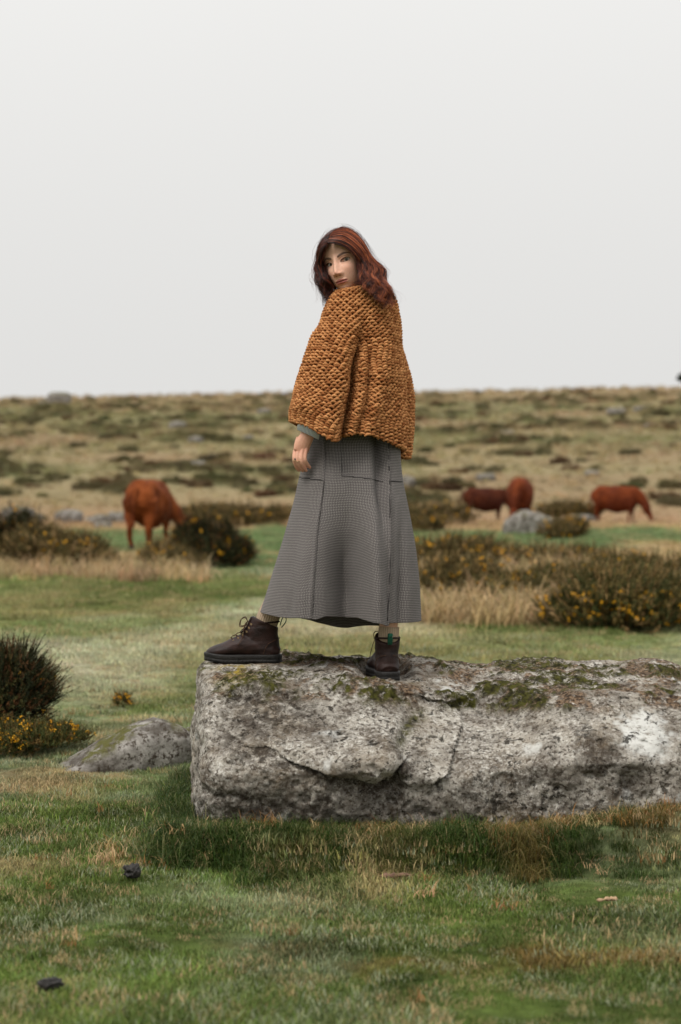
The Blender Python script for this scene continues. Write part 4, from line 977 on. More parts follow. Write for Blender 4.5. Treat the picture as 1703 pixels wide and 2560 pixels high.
# ---- boots and socks
def boot(heel, yaw, wf):
    """heel: world point under the back of the heel; toes point along yaw"""
    c, s_ = math.cos(yaw), math.sin(yaw)
    def T(p_): p_ = np.asarray(p_, float).reshape(-1, 3) * np.array([1, wf, 1]); return np.stack([heel[0] + p_[:, 0]*c - p_[:, 1]*s_, heel[1] + p_[:, 0]*s_ + p_[:, 1]*c, heel[2] + p_[:, 2]], 1)
    mb = MB()
    l = np.array([.008, .03, .06, .10, .147, .193, .214, .240, .258, .271, .280]); top = np.array([.055, .075, .085, .10, .108, .085, .0755, .0675, .060, .050, .040]); wd = np.array([.028, .037, .040, .041, .043, .048, .050, .047, .041, .031, .016])
    mb.tube(np.stack([l, 0*l, (top + .018)/2], 1), np.stack([wd, (top - .018)/2], 1), 24, up=(0, 0, 1))
    zz = np.array([.02, .05, .085, .11, .135, .154]); l0 = np.array([.002, .003, .008, .010, .009, .005]); l1 = np.array([.11, .125, .145, .140, .126, .113]); ww = np.array([.037, .039, .038, .039, .041, .043])
    mb.tube(np.stack([(l0 + l1)/2, 0*zz, zz], 1), np.stack([ww, (l1 - l0)/2], 1), 26, up=(1, 0, 0))
    V, Q, Tt = remeshed(mb, .003, 4)
    # creases across the ankle
    V = V.astype(float); cre = fbm(V[:, 0]*30, V[:, 1]*20, V[:, 2]*70, o=3, seed=int(heel[0]*100) % 50) * sst(.03, .06, V[:, 2]) * sst(.24, .18, V[:, 0])
    V[:, 1] += np.sign(V[:, 1]) * cre * .0014; V[:, 0] += cre * .0006
    b = mk('boot', T(V), [Q, Tt] if len(Tt) else Q, LEATHER, person); ORG[b.name] = ORG['person']
    # sole: welt, sole, heel
    def outline(grow, n_=40):
        pts = []
        for a in np.linspace(0, 2*math.pi, n_, endpoint=False):
            lx = .143 + (.143 + grow)*math.cos(a); wx = np.interp(lx, [-.004, .01, .05, .11, .20, .235, .268, .284, .29], [.012, .030, .038, .034, .050, .049, .036, .018, .008]) + grow
            k = abs(math.sin(a)) ** .35 if abs(math.cos(a)) > .96 else 1
            pts.append((lx, math.copysign(wx * k, math.sin(a)) if abs(math.sin(a)) > 1e-6 else 0))
        return np.array(pts)
    sm2 = MB(); o = outline(.003); n_ = len(o)
    toe = lambda lx: .010 * sst(.20, .29, lx)          # toe spring
    lev = [(0, .0), (.0, .012), (-.0015, .014), (.0, .016), (.0015, .027), (.0, .031), (-.004, .033)]
    rows = []
    for dg, zt in lev:
        oo = outline(.003 + dg); inst = .006 * np.exp(-((oo[:, 0] - .105) / .022) ** 2) * (zt < .001)
        rows.append(np.stack([oo[:, 0], oo[:, 1], zt + toe(oo[:, 0])*(1 - zt*6) + inst], 1))
    V = np.concatenate(rows); i = np.arange(len(lev)*n_).reshape(-1, n_); j = np.roll(i, -1, 1)
    Q = np.stack([i[:-1], j[:-1], j[1:], i[1:]], -1).reshape(-1, 4)
    V = np.concatenate([V, [[.14, 0, .0]], [[.14, 0, .033]]]); k = len(V)
    Tt = np.array([(k-2, (a+1) % n_, a) for a in range(n_)] + [(k-1, i[-1, a], i[-1, (a+1) % n_]) for a in range(n_)])
    mk('sole', T(V), [Q, Tt], SOLE, b)
    # stitched counter and toe seams
    for sg in (-1, 1):
        st_ = MB(); st_.tube(T([(.065, sg*.0385, .034), (.060, sg*.0395, .055), (.045, sg*.0385, .075), (.02, sg*.027, .088), (.006, sg*.012, .092)]), .0012, 5)
        st_.build('stitching', LACE, b); st_ = MB(); st_.tube(T([(.205, sg*.046, .045), (.185, sg*.040, .066), (.190, sg*.022, .083), (.197, 0, .0865)]), .0012, 5)
        st_.build('stitching', LACE, b)
    mk('collar', *(lambda r: (T(r[0]), [r[1]]))(tube(np.array([(.059 + .0515*math.cos(a), .0405*math.sin(a), .1515 - .003*math.cos(a)) for a in np.linspace(0, 2*math.pi, 33)]), .0032, 8, cap=False)[:2]), LEATHER, b)
    # tongue, eyelets, laces
    tg = MB(); tg.tube(T([(.150, 0, .112), (.128, 0, .135), (.117, 0, .160), (.112, 0, .172)]), [(.020, .004), (.021, .004), (.020, .0035), (.012, .003)], 10, up=tuple((T([[1, 0, 0]]) - T([[0, 0, 0]]))[0])); tg.build('tongue', LEATHER, b)
    ey = [(.186, .0885), (.168, .0985), (.151, .1085), (.137, .122), (.128, .136), (.120, .150)]
    lc = MB()
    for n2_, (lx, lz) in enumerate(ey):
        for sg in (-1, 1):
            wy = sg*(.018 + .003*n2_/5)
            cc = np.array([lx - .009, wy*1.25, lz - .004])
            rgp = [cc + np.array([.0028*math.cos(a), sg*.0016*math.cos(a)*0 + sg*.003, .0028*math.sin(a)]) + np.array([.0, sg*.004, 0]) for a in np.linspace(0, 2*math.pi, 13)]
            MB().tube(T(rgp), .0009, 5, cap=False).build('eyelet', BRASS, b)
        if n2_ < 5:
            a_, b_ = ey[n2_], ey[n2_ + 1]
            for sg in (-1, 1):
                lc.tube(T([(a_[0] - .006, sg*.022, a_[1] - .001), (a_[0] + .003, sg*.010, a_[1] + .006), ((a_[0] + b_[0])/2 + .005, 0, (a_[1] + b_[1])/2 + .007), (b_[0] + .003, -sg*.010, b_[1] + .006), (b_[0] - .006, -sg*.022, b_[1] - .001)]), .0016, 6)
    tx, tz = ey[-1]
    for sg in (-1, 1):
        loop = spline(np.array([(tx + .006, 0, tz + .006), (tx + .014, sg*.024, tz + .020), (tx + .030, sg*.034, tz + .012), (tx + .034, sg*.030, tz - .012), (tx + .016, sg*.020, tz - .010), (tx + .006, 0, tz + .004)]), 24)
        lc.tube(T(loop), .0015, 6)
        lc.tube(T(spline(np.array([(tx + .006, 0, tz + .005), (tx + .016, sg*.030, tz - .008), (tx + .022, sg*.044, tz - .050), (tx + .026 + .014*(sg > 0), sg*.047, tz - .082)]), 16)), .0015, 6)
    lc.build('laces', LACE, b)
    pt = MB(); lp = spline(np.array([(.004, 0, .140), (-.001, 0, .158), (-.008, 0, .171), (-.016, 0, .170), (-.019, 0, .160), (-.013, 0, .146), (-.001, 0, .132)]), 20)
    pt.tube(T(lp), [(.0085, .0019)]*20, 8, up=tuple((T([[0, 0, 1]]) - T([[0, 0, 0]]))[0])); pt.build('pull_tab', TABM, b)
    return b, T
HL = P(703, 1657, 7.46); HR = P(975, 1703, 7.20)
boot(HL, R(180), 1.0); boot(HR, R(97), 1.10)
def sock(pts, rads):
    s_ = spline(np.concatenate([np.array(pts), np.array(rads)], 1), 20); V, Q, _ = tube(s_[:, :3], s_[:, 3:5], 40, cap=False, up=(0, 1, 0))
    uv = np.stack([np.tile(np.arange(40)/40.0, 20), np.repeat(np.linspace(0, 1, 20), 40)], 1)
    mk('sock', V, Q, SOCK, person, uv=uv)
sock([P(664, 1620, 7.46), P(665, 1575, 7.46), P(669, 1548, 7.46), P(682, 1515, 7.45), P(694, 1490, 7.45)], [(.030, .028), (.038, .032), (.043, .037), (.040, .040), (.041, .041)])
sock([P(968, 1650, 7.26), P(970, 1610, 7.26), P(972, 1585, 7.25), P(973, 1567, 7.25)], [(.028, .028), (.034, .034), (.0375, .037), (.037, .037)])
# ================================================================== cattle
def coat_mat(name, a, b_):
    m, nt, b = newmat(name); n = N(nt)
    c = n.mix(n.ramp(n.noise(2.2, 5, .6), .35, .65), a, b_); c = n.mix(n.math('MULTIPLY', n.noise(60, 4, .7), .4), c, tuple(x*.55 for x in a))
    n.put(b.inputs['Base Color'], c); b.inputs['Roughness'].default_value = .75; b.inputs['Specular IOR Level'].default_value = .05
    n.put(b.inputs['Normal'], n.bump(n.noise(45, 4, .7), .02)); return m
COAT1 = coat_mat('chestnut_coat', (.095, .024, .009), (.27, .072, .020)); COAT2 = coat_mat('dark_chestnut_coat', (.045, .013, .008), (.085, .023, .010)); COAT3 = coat_mat('russet_coat', (.090, .020, .008), (.18, .042, .013))
HOOF = simple_mat('hoof', (.05, .04, .03), .6, .3, 40); MUZ = simple_mat('muzzle_skin', (.22, .12, .09), .5, .3, 30); DKEYE = simple_mat('dark_eye', (.006, .005, .005), .15, .2, 40, .5)
def cow(label, x, y, yaw, coat, size=1.0, head_turn=0.0, group='red cattle grazing on the moor', step=0.0):
    """grazing cow; local +x is forward, built around the middle of the back"""
    t = thing('cow', label, 'cow', (x, y, float(gz(x, y))), group); t.rotation_euler = (0, 0, yaw); t.scale = (size, size, size*1.02)
    ORG[t.name] = (0, 0, 0)
    mb = MB()
    def L(pts, rads, n_=18, sides=16, up=None):
        s = spline(np.concatenate([np.array(pts, float), np.array(rads, float).reshape(len(pts), -1)], 1), n_); mb.tube(s[:, :3], s[:, 3:], sides, up=up)
    # trunk (width, half height)
    L([(-.86, 0, 1.03), (-.78, 0, 1.00), (-.60, 0, .95), (-.30, 0, .87), (.05, 0, .83), (.40, 0, .86), (.62, 0, .93), (.78, 0, .92)], [(.15, .17), (.26, .29), (.30, .36), (.36, .43), (.38, .46), (.31, .43), (.23, .35), (.14, .24)], 26, 22, up=(0, 0, 1))
    hy = head_turn
    L([(.58, 0, .98), (.80, .02*hy, .88), (.98, .10*hy, .66), (1.10, .16*hy, .46)], [(.15, .29), (.13, .23), (.11, .18), (.10, .15)], 16, 16, up=(0, 1, 0) if False else None)
    L([(1.02, .13*hy, .52), (1.12, .17*hy, .38), (1.20, .20*hy, .22), (1.26, .22*hy, .08)], [(.10, .11), (.105, .12), (.085, .09), (.075, .065)], 14, 14)
    for sx, sy, st_ in ((.46, .17, step), (.50, -.17, -step)):
        L([(sx, sy, .86), (sx + .03, sy, .62), (sx + .02 + st_*.4, sy*.95, .40), (sx + .01 + st_*.8, sy*.95, .22), (sx + .02 + st_, sy*.95, .06)], [.13, .105, .062, .046, .05], 16, 12)
    for sx, sy, st_ in ((-.62, .18, -step), (-.66, -.18, step)):
        L([(sx, sy, .92), (sx + .04, sy*1.05, .68), (sx - .06 + st_*.3, sy, .46), (sx - .10 + st_*.7, sy*.95, .38), (sx - .04 + st_, sy*.95, .20), (sx + .0 + st_, sy*.95, .06)], [.18, .145, .082, .064, .048, .052], 18, 12)
    mb.tube([(.62, 0, .70), (.50, 0, .55), (.30, 0, .56)], [.05, .09, .06], 10)      # brisket
    V, Q, T = remeshed(mb, .022, 5); V = V + .022*np.stack([fbm(V[:, 0]*5, V[:, 1]*5, V[:, 2]*5 + 7*q_, o=3, seed=q_ + 3) for q_ in range(3)], 1)
    mk('body', V, [Q, T] if len(T) else Q, coat, t)
    for sx, sy, st_ in ((.48, .16, step), (.52, -.16, -step), (-.62, .17, -step), (-.66, -.17, step)):
        MB().tube([(sx + st_, sy, .09), (sx + .01 + st_, sy, .04), (sx + .02 + st_, sy, .0)], [.046, .054, .060], 12).build('hoof', HOOF, t)
    MB().tube(spline([(-.86, 0, 1.14), (-.93, .01, 1.02), (-1.0, .02, .75), (-.98, .03, .52), (-.97, .03, .40)], 18), np.interp(np.linspace(0, 1, 18), [0, .7, .85, 1], [.032, .018, .045, .012]), 8).build('tail', coat, t)
    for sg in (-1, 1):
        b0 = np.array([1.04, .14*hy + sg*.09, .54]); MB().tube([b0, b0 + (.02, sg*.08, .02), b0 + (.02, sg*.17, -.01), b0 + (.01, sg*.22, -.03)], [(.02, .02), (.055, .02), (.05, .015), (.01, .006)], 8).build('ear', coat, t)
        gv, gf = rock_mesh(6, 6, 6); gv = gv / np.linalg.norm(gv, axis=1)[:, None]
        mk('eye', gv*.02 + np.array([1.13, .18*hy + sg*.095, .40]), gf, DKEYE, t)
    MB().tube([(1.22, .21*hy, .16), (1.262, .222*hy, .075), (1.27, .225*hy, .03)], [.078, .082, .05], 12).build('muzzle', MUZ, t)
    return t
def gpos(px, Y): return (px - 851.5) / FPX * Y
cow('bright chestnut cow grazing with its head behind the rounded gorse bush', gpos(376, 37.5), 37.5, R(78), COAT1, .98, -2.0, step=.05)
cow('dark chestnut cow side on, its head hidden behind another cow', gpos(1214, 66), 66, R(4), COAT2, .86, 0)
cow('russet cow grazing face on, beside the darkest cow', gpos(1300, 61.0), 61.0, R(-100), COAT3, 1.08, -.5)
cow('russet cow grazing side on, alone beyond the rounded far boulder', gpos(1543, 63.5), 63.5, R(-26), COAT3, .92, .2, step=.06)
# ================================================================== gorse
def gorse_mat(name):
    m, nt, b = newmat(name); n = N(nt)
    n.put(b.inputs['Base Color'], n.attr('col').outputs['Color']); b.inputs['Roughness'].default_value = .7; b.inputs['Specular IOR Level'].default_value = .06
    return m
GORSE = gorse_mat('gorse_spines'); FLOWER = simple_mat('gorse_petal', (.72, .36, .012), .6, .25, 60, .2); WOOD = simple_mat('gorse_wood', (.075, .05, .032), .9, .35, 40, .2, .004)
def sprigs(base, dirs, L, rs, nsp=12, w=.0035, cols=None, spl=.28):
    """spiny shoots: each a stem with spines all round"""
    K = len(base); dirs = dirs / np.linalg.norm(dirs, axis=1)[:, None]
    a = np.cross(dirs, rs.normal(size=(K, 3))); a /= np.linalg.norm(a, axis=1)[:, None]; b = np.cross(dirs, a)
    V, F, Cc = [], [], []; n0 = 0
    def tri(p0, p1, p2, c):
        nonlocal n0
        k = len(p0); V.append(np.stack([p0, p1, p2], 1).reshape(-1, 3)); F.append(n0 + np.arange(3*k).reshape(-1, 3)); Cc.append(np.repeat(c, 3, 0)); n0 += 3*k
    Lc = L[:, None]
    for e in (a, b): tri(base - e*w*1.2, base + e*w*1.2, base + dirs*Lc, cols*.8)
    for i in range(nsp):
        s = (i + rs.uniform(.1, .9, K)) / nsp; p = base + dirs*(Lc*s[:, None]); an = rs.uniform(0, 6.28, K)
        d = a*np.cos(an)[:, None] + b*np.sin(an)[:, None]; sd = np.cross(d, dirs)
        ln = (L*spl*(1.05 - .55*s)*rs.uniform(.7, 1.3, K))[:, None]
        tri(p - sd*w, p + sd*w, p + (d*.85 + dirs*.55)*ln, cols*rs.uniform(.7, 1.35, (K, 1)))
    return np.concatenate(V), np.concatenate(F), np.concatenate(Cc)
def gorse(label, cx, cy, rx, ry, h, nsp, nfl, seed, pal, name='gorse_bush', L0=.12, flw=.011, group='gorse bushes on the moor', lumps=6, fl_band=(.2, 1.0), spl=.28, wd=.0035, fl_x=None, peak=None, cat='gorse bush'):
    rs = np.random.RandomState(seed); z0 = float(gz(cx, cy)); t = thing(name, label, cat, (cx, cy, z0), group)
    lc = np.stack([rs.uniform(-.55, .55, lumps)*rx, rs.uniform(-.5, .5, lumps)*ry, rs.uniform(.15, .5, lumps)*h], 1)
    lr = np.stack([rs.uniform(.45, .7, lumps)*rx, rs.uniform(.45, .7, lumps)*ry, rs.uniform(.45, .62, lumps)*h], 1)
    if peak is not None: lc[0] = (peak*rx, 0, .42*h); lr[0] = (.55*rx, .6*ry, .60*h)
    else: lc[0] = (0, 0, .4*h); lr[0] = (.75*rx, .75*ry, .6*h)
    k = rs.randint(0, lumps, nsp); d = rs.normal(size=(nsp, 3)); d[:, 2] = np.abs(d[:, 2])*1.1 - .25; d /= np.linalg.norm(d, axis=1)[:, None]
    rr = rs.uniform(.25, 1, nsp) ** .45
    p = lc[k] + d*lr[k]*rr[:, None]
    ok = p[:, 2] > -.02*h; p, d, k, rr = p[ok], d[ok], k[ok], rr[ok]
    p += .10*h*np.stack([fbm(p[:, 0]*4/h, p[:, 1]*4/h, p[:, 2]*4/h, o=3, seed=seed + q_) for q_ in range(3)], 1)
    p[:, 2] = np.maximum(p[:, 2], .0)
    dr = d + np.array([0, 0, .7]) + rs.normal(0, .3, d.shape)
    pal = np.array(pal); cl = pal[rs.choice(len(pal), len(p), p=[.5, .3, .2][:len(pal)] if len(pal) == 3 else None)] * rs.uniform(.7, 1.3, (len(p), 1))
    top = np.array([cx, cy, z0])
    gzz = gz(p[:, 0] + cx, p[:, 1] + cy) - z0
    pw = p + top + np.stack([0*gzz, 0*gzz, gzz], 1)
    V, F, Cc = sprigs(pw, dr, L0*rs.uniform(.5, 1.25, len(p))*np.where(rs.uniform(0, 1, len(p)) < .08, 1.7, 1.0), rs, 10, wd, cl, spl)
    f = mk('foliage', V, F, GORSE, t, False, {'col': Cc}); f['kind'] = 'stuff'
    wd_ = MB()
    for _ in range(7):
        e = lc[rs.randint(lumps)]; b0 = np.array([rs.normal(0, .12*rx), rs.normal(0, .12*ry), -.02])
        wd_ = MB(); wd_.tube(top + spline([b0, b0*.6 + e*.4 + (0, 0, .05*h), e + (0, 0, .2*h)], 7), np.linspace(.020, .005, 7)*h*1.4, 6); wd_.build('stem', WOOD, t)
    if nfl:
        sc_ = (p[:, 2] > fl_band[0]*h) & (p[:, 2] < fl_band[1]*h) & (rr > .72)
        if fl_x is not None: sc_ &= (p[:, 0] > fl_x[0]*rx) & (p[:, 0] < fl_x[1]*rx)
        ii = np.where(sc_)[0]; cn = fbm(p[ii, 0]*5/h, p[ii, 1]*5/h, p[ii, 2]*5/h, o=3, seed=seed + 7); pr = np.exp(4.5*cn); ii = rs.choice(ii, min(nfl, len(ii)), replace=False, p=pr/pr.sum())
        c0 = pw[ii] + dr[ii]/np.linalg.norm(dr[ii], axis=1)[:, None]*L0*.55
        K = len(ii); V, F = [], []; n0 = 0
        for q_ in range(6):
            u_ = rs.normal(size=(K, 3)); u_ /= np.linalg.norm(u_, axis=1)[:, None]; v_ = np.cross(u_, rs.normal(size=(K, 3))); v_ /= np.linalg.norm(v_, axis=1)[:, None]
            V.append(np.stack([c0, c0 + (u_*.9 + v_*.5)*flw, c0 + u_*flw*1.5, c0 + (u_*.9 - v_*.5)*flw], 1).reshape(-1, 3)); F.append(n0 + np.arange(4*K).reshape(-1, 4)); n0 += 4*K
        fl = mk('flowers', np.concatenate(V), np.concatenate(F), FLOWER, t, False); fl['kind'] = 'stuff'
    return t
DKG = [(.020, .024, .010), (.045, .042, .014), (.10, .045, .018)]; MIDG = [(.055, .060, .020), (.13, .095, .030), (.27, .17, .07)]; FARG = [(.082, .068, .027), (.15, .105, .036), (.28, .185, .085)]
gorse('dark gorse bush standing behind the low sloping rock, few flowers', -1.72, 9.75, .37, .40, .46, 9000, 30, 201, DKG, L0=.07, flw=.008, lumps=7, wd=.0022, peak=-.3)
gorse('low dwarf gorse full of yellow flowers in front of the dark gorse bush', -1.55, 9.15, .34, .25, .15, 3200, 240, 202, [(.05, .06, .018), (.09, .075, .022), (.14, .085, .03)], L0=.05, flw=.0075, wd=.0016, fl_band=(.3, 1.6))
gorse('tiny sprig of flowering gorse in the grass beyond the sloping rock', gpos(308, 11.2), 11.2, .055, .055, .06, 200, 20, 203, MIDG, L0=.05, flw=.008, wd=.0018, lumps=3)
gorse('rounded gorse bush in front of the bright chestnut cow', gpos(505, 30.5), 30.5, .72, .6, .70, 5200, 110, 204, DKG, L0=.15, flw=.022, wd=.006)
gorse('low brown gorse bush trailing from the rounded one towards the cow', gpos(425, 29.5), 29.5, .42, .4, .36, 2200, 60, 214, FARG, L0=.14, flw=.02, wd=.006)
gorse('broad dark gorse bush beside the straw grass, away from the cattle', gpos(110, 28), 28, .85, .6, .62, 5600, 120, 205, FARG, L0=.15, flw=.02, wd=.006, peak=.0)
gorse('taller gorse bush behind the broad dark one', gpos(15, 31), 31, .55, .5, .80, 3400, 50, 206, DKG, L0=.15, flw=.02, wd=.006)
gorse('gorse bush thick with yellow flowers among straw grass, in front of the gorse bank', gpos(1560, 17.2), 17.2, .95, .6, .50, 7000, 420, 207, MIDG, L0=.12, flw=.015, wd=.004, fl_band=(.12, .62), peak=.1)
gorse('gorse bush with few flowers at the end of the bank opposite the flowering bush', gpos(1130, 20.5), 20.5, .50, .5, .38, 2400, 80, 208, FARG, L0=.13, flw=.018, wd=.005)
gorse('brown gorse bush in the middle of the gorse bank', gpos(1265, 19.2), 19.2, .5, .45, .30, 1700, 70, 209, MIDG, L0=.12, flw=.016, wd=.0045)
gorse('gorse bush on the crest of the bank below the rounded far boulder', gpos(1165, 25.5), 25.5, .85, .6, .48, 2700, 110, 210, FARG, L0=.15, flw=.022, wd=.006)
gorse('wide gorse bush behind the tall straw grass', gpos(1380, 26.5), 26.5, 1.0, .6, .36, 2100, 60, 211, FARG, L0=.15, flw=.02, wd=.006)
gorse('brown gorse bush closing the bank beyond the flowering bush', gpos(1660, 22.0), 22.0, .8, .5, .42, 2000, 60, 212, MIDG, L0=.13, flw=.018, wd=.005)
gorse('low russet gorse bush between the flowering bush and the brown one', gpos(1440, 20.8), 20.8, .6, .5, .32, 1800, 70, 215, MIDG, L0=.12, flw=.017, wd=.005)
gorse('straggling gorse bush directly behind the flowering bush', gpos(1540, 19.6), 19.6, .7, .5, .42, 2200, 60, 216, FARG, L0=.13, flw=.017, wd=.005)
gorse('small flowering gorse bush against the rounded far boulder', gpos(1395, 44), 44, .65, .5, .42, 1800, 60, 213, FARG, L0=.16, flw=.035, wd=.008)
# far dark clumps on the flat before the hill
for i, (px_, Y, rx, h) in enumerate(((510, 60, 1.0, .55), (620, 57, 1.6, .6), (1075, 58, 1.9, .65), (1390, 66, 1.4, .6), (990, 52, 1.2, .55), (700, 66, 1.1, .45))):
    gorse('dark far gorse clump at the foot of the hill', gpos(px_, Y), Y, rx, .8, h, 1500, 25, 230 + i, FARG, L0=.2, flw=.04, wd=.014, group='far gorse clumps at the foot of the hill', lumps=4)
# ================================================================== heather on the hillside: one mass
rs = np.random.RandomState(31)
HP = bpy.data.collections.new('heather_clumps')
for i in range(4):
    k = 420; d = rs.normal(size=(k, 3)); d[:, 2] = np.abs(d[:, 2])*.6; d /= np.linalg.norm(d, axis=1)[:, None]
    p = d*np.array([.8, .6, .42])*rs.uniform(.4, 1, (k, 1)); p[:, 0] += .3*fbm(p[:, 0]*2, p[:, 1]*2, i*3., o=2, seed=i)
    V, F, Cc = sprigs(p, d + (0, 0, .8), rs.uniform(.14, .30, k), rs, 6, .022, np.ones((k, 3)), .5)
    o = mk('heather_clump', V, F, GM, None, False, {'tone': Cc[:, 0]*.35}); C.objects.unlink(o); HP.objects.link(o)
k = 15000; yy = rs.uniform(62, 240, k); xx = rs.uniform(-1, 1, k)*(yy*.42 + 12)
dn = fbm(xx/9, yy/14, seed=41, o=5)*.3 + fbm(xx/3.2, yy/5, seed=42, o=4)
ok = (rs.uniform(0, 1, k) < sst(.05, .55, dn)*.75 + .03) & (rs.uniform(0, 1, k) < np.interp(yy, [62, 90, 180, 258], [.35, 1, 1, .5])); xx, yy = xx[ok], yy[ok]
c = np.where(rs.uniform(0, 1, (len(xx), 1)) < .55, np.array([[.12, .103, .05]]), np.where(rs.uniform(0, 1, (len(xx), 1)) < .55, np.array([[.17, .148, .072]]), np.array([[.13, .075, .04]])))
scatter('hill_heather', np.stack([xx, yy, gz(xx, yy) - .05], 1), rs.uniform(0, 6.28, len(xx)), rs.uniform(.35, .95, len(xx))*np.interp(yy, [62, 200], [.8, 1.1]), jit(c, rs), HP, 'dark heather and dwarf gorse clumps dotted over the hillside')
# pale grass tussocks between them
k = 22000; yy = rs.uniform(48, 258, k); xx = rs.uniform(-1, 1, k)*(yy*.42 + 12); c = cmap(xx, yy)*1.1
scatter('hill_grass', np.stack([xx, yy, gz(xx, yy) - .02], 1), rs.uniform(0, 6.28, k), rs.uniform(.6, 1.2, k)*np.interp(yy, [48, 80, 120, 258], [2.2, 3.2, 5.5, 6.5]), jit(c, rs), LONG, 'straw coloured tussock grass over the hillside')
# ================================================================== stones
stone('sloping_rock', 'low sloping grey rock beside the dark gorse bush', gpos(300, 8.7), 8.75, .72, .36, .19, 301, R(18), ([-1, -.75, -.3, .1, .45, .75, 1], [.12, .36, .66, .92, 1.10, 1.02, .55]), res=(90, 50, 40), sink=.35, ex=2.8)
stone('small_rock', 'small pinkish stone half hidden by the end of the big boulder', gpos(484, 9.6), 9.6, .10, .10, .075, 302, 0)
stone('far_boulder', 'rounded far boulder below the grazing cattle', gpos(1355, 48), 48, 1.85, 1.2, .62, 303, .1, ([-1, -.5, 0, 1], [.9, 1.1, .95, .55]))
stone('hilltop_boulder', 'large dark boulder near the skyline', gpos(150, 214), 214, 2.6, 2.4, 1.35, 304, .2, cat='rock')
stone('hilltop_boulder', 'low pale boulder lying beside the large dark skyline boulder', gpos(107, 213), 213, .9, .8, .5, 305, .2, cat='rock')
sp = ((45, 68, 1.3, .5), (80, 66, .9, .4), (172, 66, 1.4, .55), (235, 65, .7, .3), (253, 60, .8, .4), (300, 61, 1.2, .5), (450, 64, 1.7, .5), (258, 56, .6, .28))
for i, (px_, Y, L, h) in enumerate(sp): stone('far_stone', 'pale granite stone in the row at the foot of the hill behind the grazing cow', gpos(px_, Y), Y, L*.85, L*.6, h*.75, 310 + i, i, group='stones in a row at the foot of the hill', res=(26, 20, 16))
for i, (px_, Y, L, h) in enumerate(((445, 150, 2.2, 1.1), (490, 122, 1.6, .7), (497, 100, 1.3, .55), (660, 178, 2, .8), (1215, 88, 1.4, .6), (1270, 140, 1.6, .5), (1540, 165, 2.6, 1.0), (1600, 172, 2.0, .8), (1480, 92, 1.2, .5), (1015, 84, 1.3, .8), (1625, 140, 1.6, .7), (620, 128, 1.4, .6), (1455, 64, 1.5, .55))):
    stone('hill_stone', 'grey stone among the heather on the hillside', gpos(px_, Y), Y, L*.62, L*.5, h*.55, 330 + i, i, group='stones scattered over the hillside', res=(24, 18, 14))
# ================================================================== small things in the turf
DUNG = simple_mat('dung', (.016, .013, .011), .6, .5, 60, .4, .006, 90)
def lump(name, label, cat, px_, py_, L, W_, H_, seed, mat, rot=0, ex=2.2):
    Y = EYE*FPX/(py_ - EYE_ROW); x = gpos(px_, Y); v, f = rock_mesh(26, 22, 18); r = v/((np.abs(v)**ex).sum(1)**(1/ex))[:, None]
    q_ = r*np.array([L/2, W_/2, H_/2]); q_ += r*(H_*.22*fbm(r[:, 0]*2.2, r[:, 1]*2.2, r[:, 2]*2.2, o=4, seed=seed))[:, None]; q_[:, 2] += H_*.42
    o = mk(name, q_, f, mat, origin=(0, 0, 0)); o.location = (x, Y, float(gz(x, Y)) + .012); o.rotation_euler = (0, 0, rot); return tag(o, label, cat)
lump('dung', 'round black lump of dung on the open turf beside the grassy bank', 'dung', 330, 2212, .052, .05, .042, 401, DUNG)
lump('dung', 'long black lump of dung on bare turf well away from the bank', 'dung', 124, 2502, .060, .04, .030, 402, DUNG, .3)
BARK = simple_mat('weathered_bark', (.13, .075, .05), .9, .4, 45, .2, .004, 120); PALEW = simple_mat('bleached_wood', (.36, .24, .14), .85, .35, 40, .2, .004, 100)
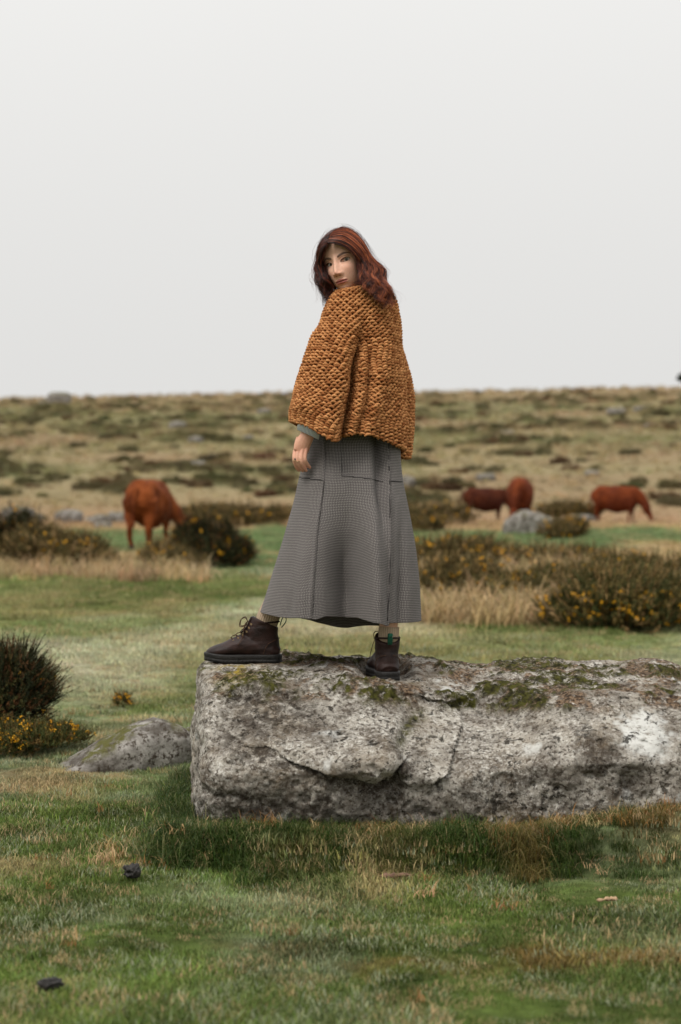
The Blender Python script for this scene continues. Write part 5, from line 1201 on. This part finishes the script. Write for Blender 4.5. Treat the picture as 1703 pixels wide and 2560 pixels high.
def stick(label, px_, py_, L, r_, rot, mat, seed, name='stick'):
    rs = np.random.RandomState(seed); Y = EYE*FPX/(py_ - EYE_ROW); x = gpos(px_, Y); s = np.linspace(-.5, .5, 12)
    pth = np.stack([s*L, .03*L*np.sin(s*7 + seed), .015 + .02*L*np.cos(s*5 + seed)], 1); rr = r_*(1 + .3*rs.normal(size=12))*np.interp(np.abs(s), [0, .42, .5], [1, .9, .35])
    o = MB().tube(pth, np.stack([rr*1.3, rr*.75], 1), 9, up=(0, 0, 1)).build(name, mat, None, origin=(0, 0, 0)); o.location = (x, Y, float(gz(x, Y)) + .008); o.rotation_euler = (0, 0, rot); tag(o, label, 'stick')
stick('flat reddish brown stick of bark at the foot of the grassy bank', 990, 2203, .10, .010, .05, BARK, 5)
stick('pale bleached stick lying in the open turf away from the bank', 1520, 2270, .065, .007, .25, PALEW, 6)
# lone thorn tree on the ridge
tr = thing('thorn_tree', 'small dark thorn tree on the skyline', 'tree', (gpos(1714, 236), 236, float(gz(gpos(1714, 236), 236))))
o_ = np.array(ORG[tr.name]); rs = np.random.RandomState(8)
MB().tube(o_ + spline([(0, 0, -.1), (.05, 0, .5), (.0, .05, 1.0), (.1, 0, 1.5)], 10), np.linspace(.13, .05, 10), 8).build('trunk', WOOD, tr)
for i in range(4):
    a = i*1.6; MB().tube(o_ + spline([(.03, 0, .8 + .1*i), (.4*math.cos(a), .4*math.sin(a), 1.3 + .1*i), (.8*math.cos(a), .8*math.sin(a), 1.6 + .12*i)], 7), np.linspace(.05, .015, 7), 6).build('limb', WOOD, tr)
k = 900; d = rs.normal(size=(k, 3)); d /= np.linalg.norm(d, axis=1)[:, None]; p = d*np.array([.75, .7, .5])*rs.uniform(.3, 1, (k, 1))**.5 + (0, 0, 1.5) ; p += .3*np.stack([fbm(p[:, 0], p[:, 1], p[:, 2] + q_*5, o=2, seed=q_) for q_ in range(3)], 1)
V, F, Cc = sprigs(p + o_, d + (0, 0, .3), rs.uniform(.15, .35, k), rs, 6, .03, np.array([[.03, .035, .015]])*rs.uniform(.6, 1.4, (k, 1)), .5)
mk('crown', V, F, GORSE, tr, False, {'col': Cc})['kind'] = 'stuff'
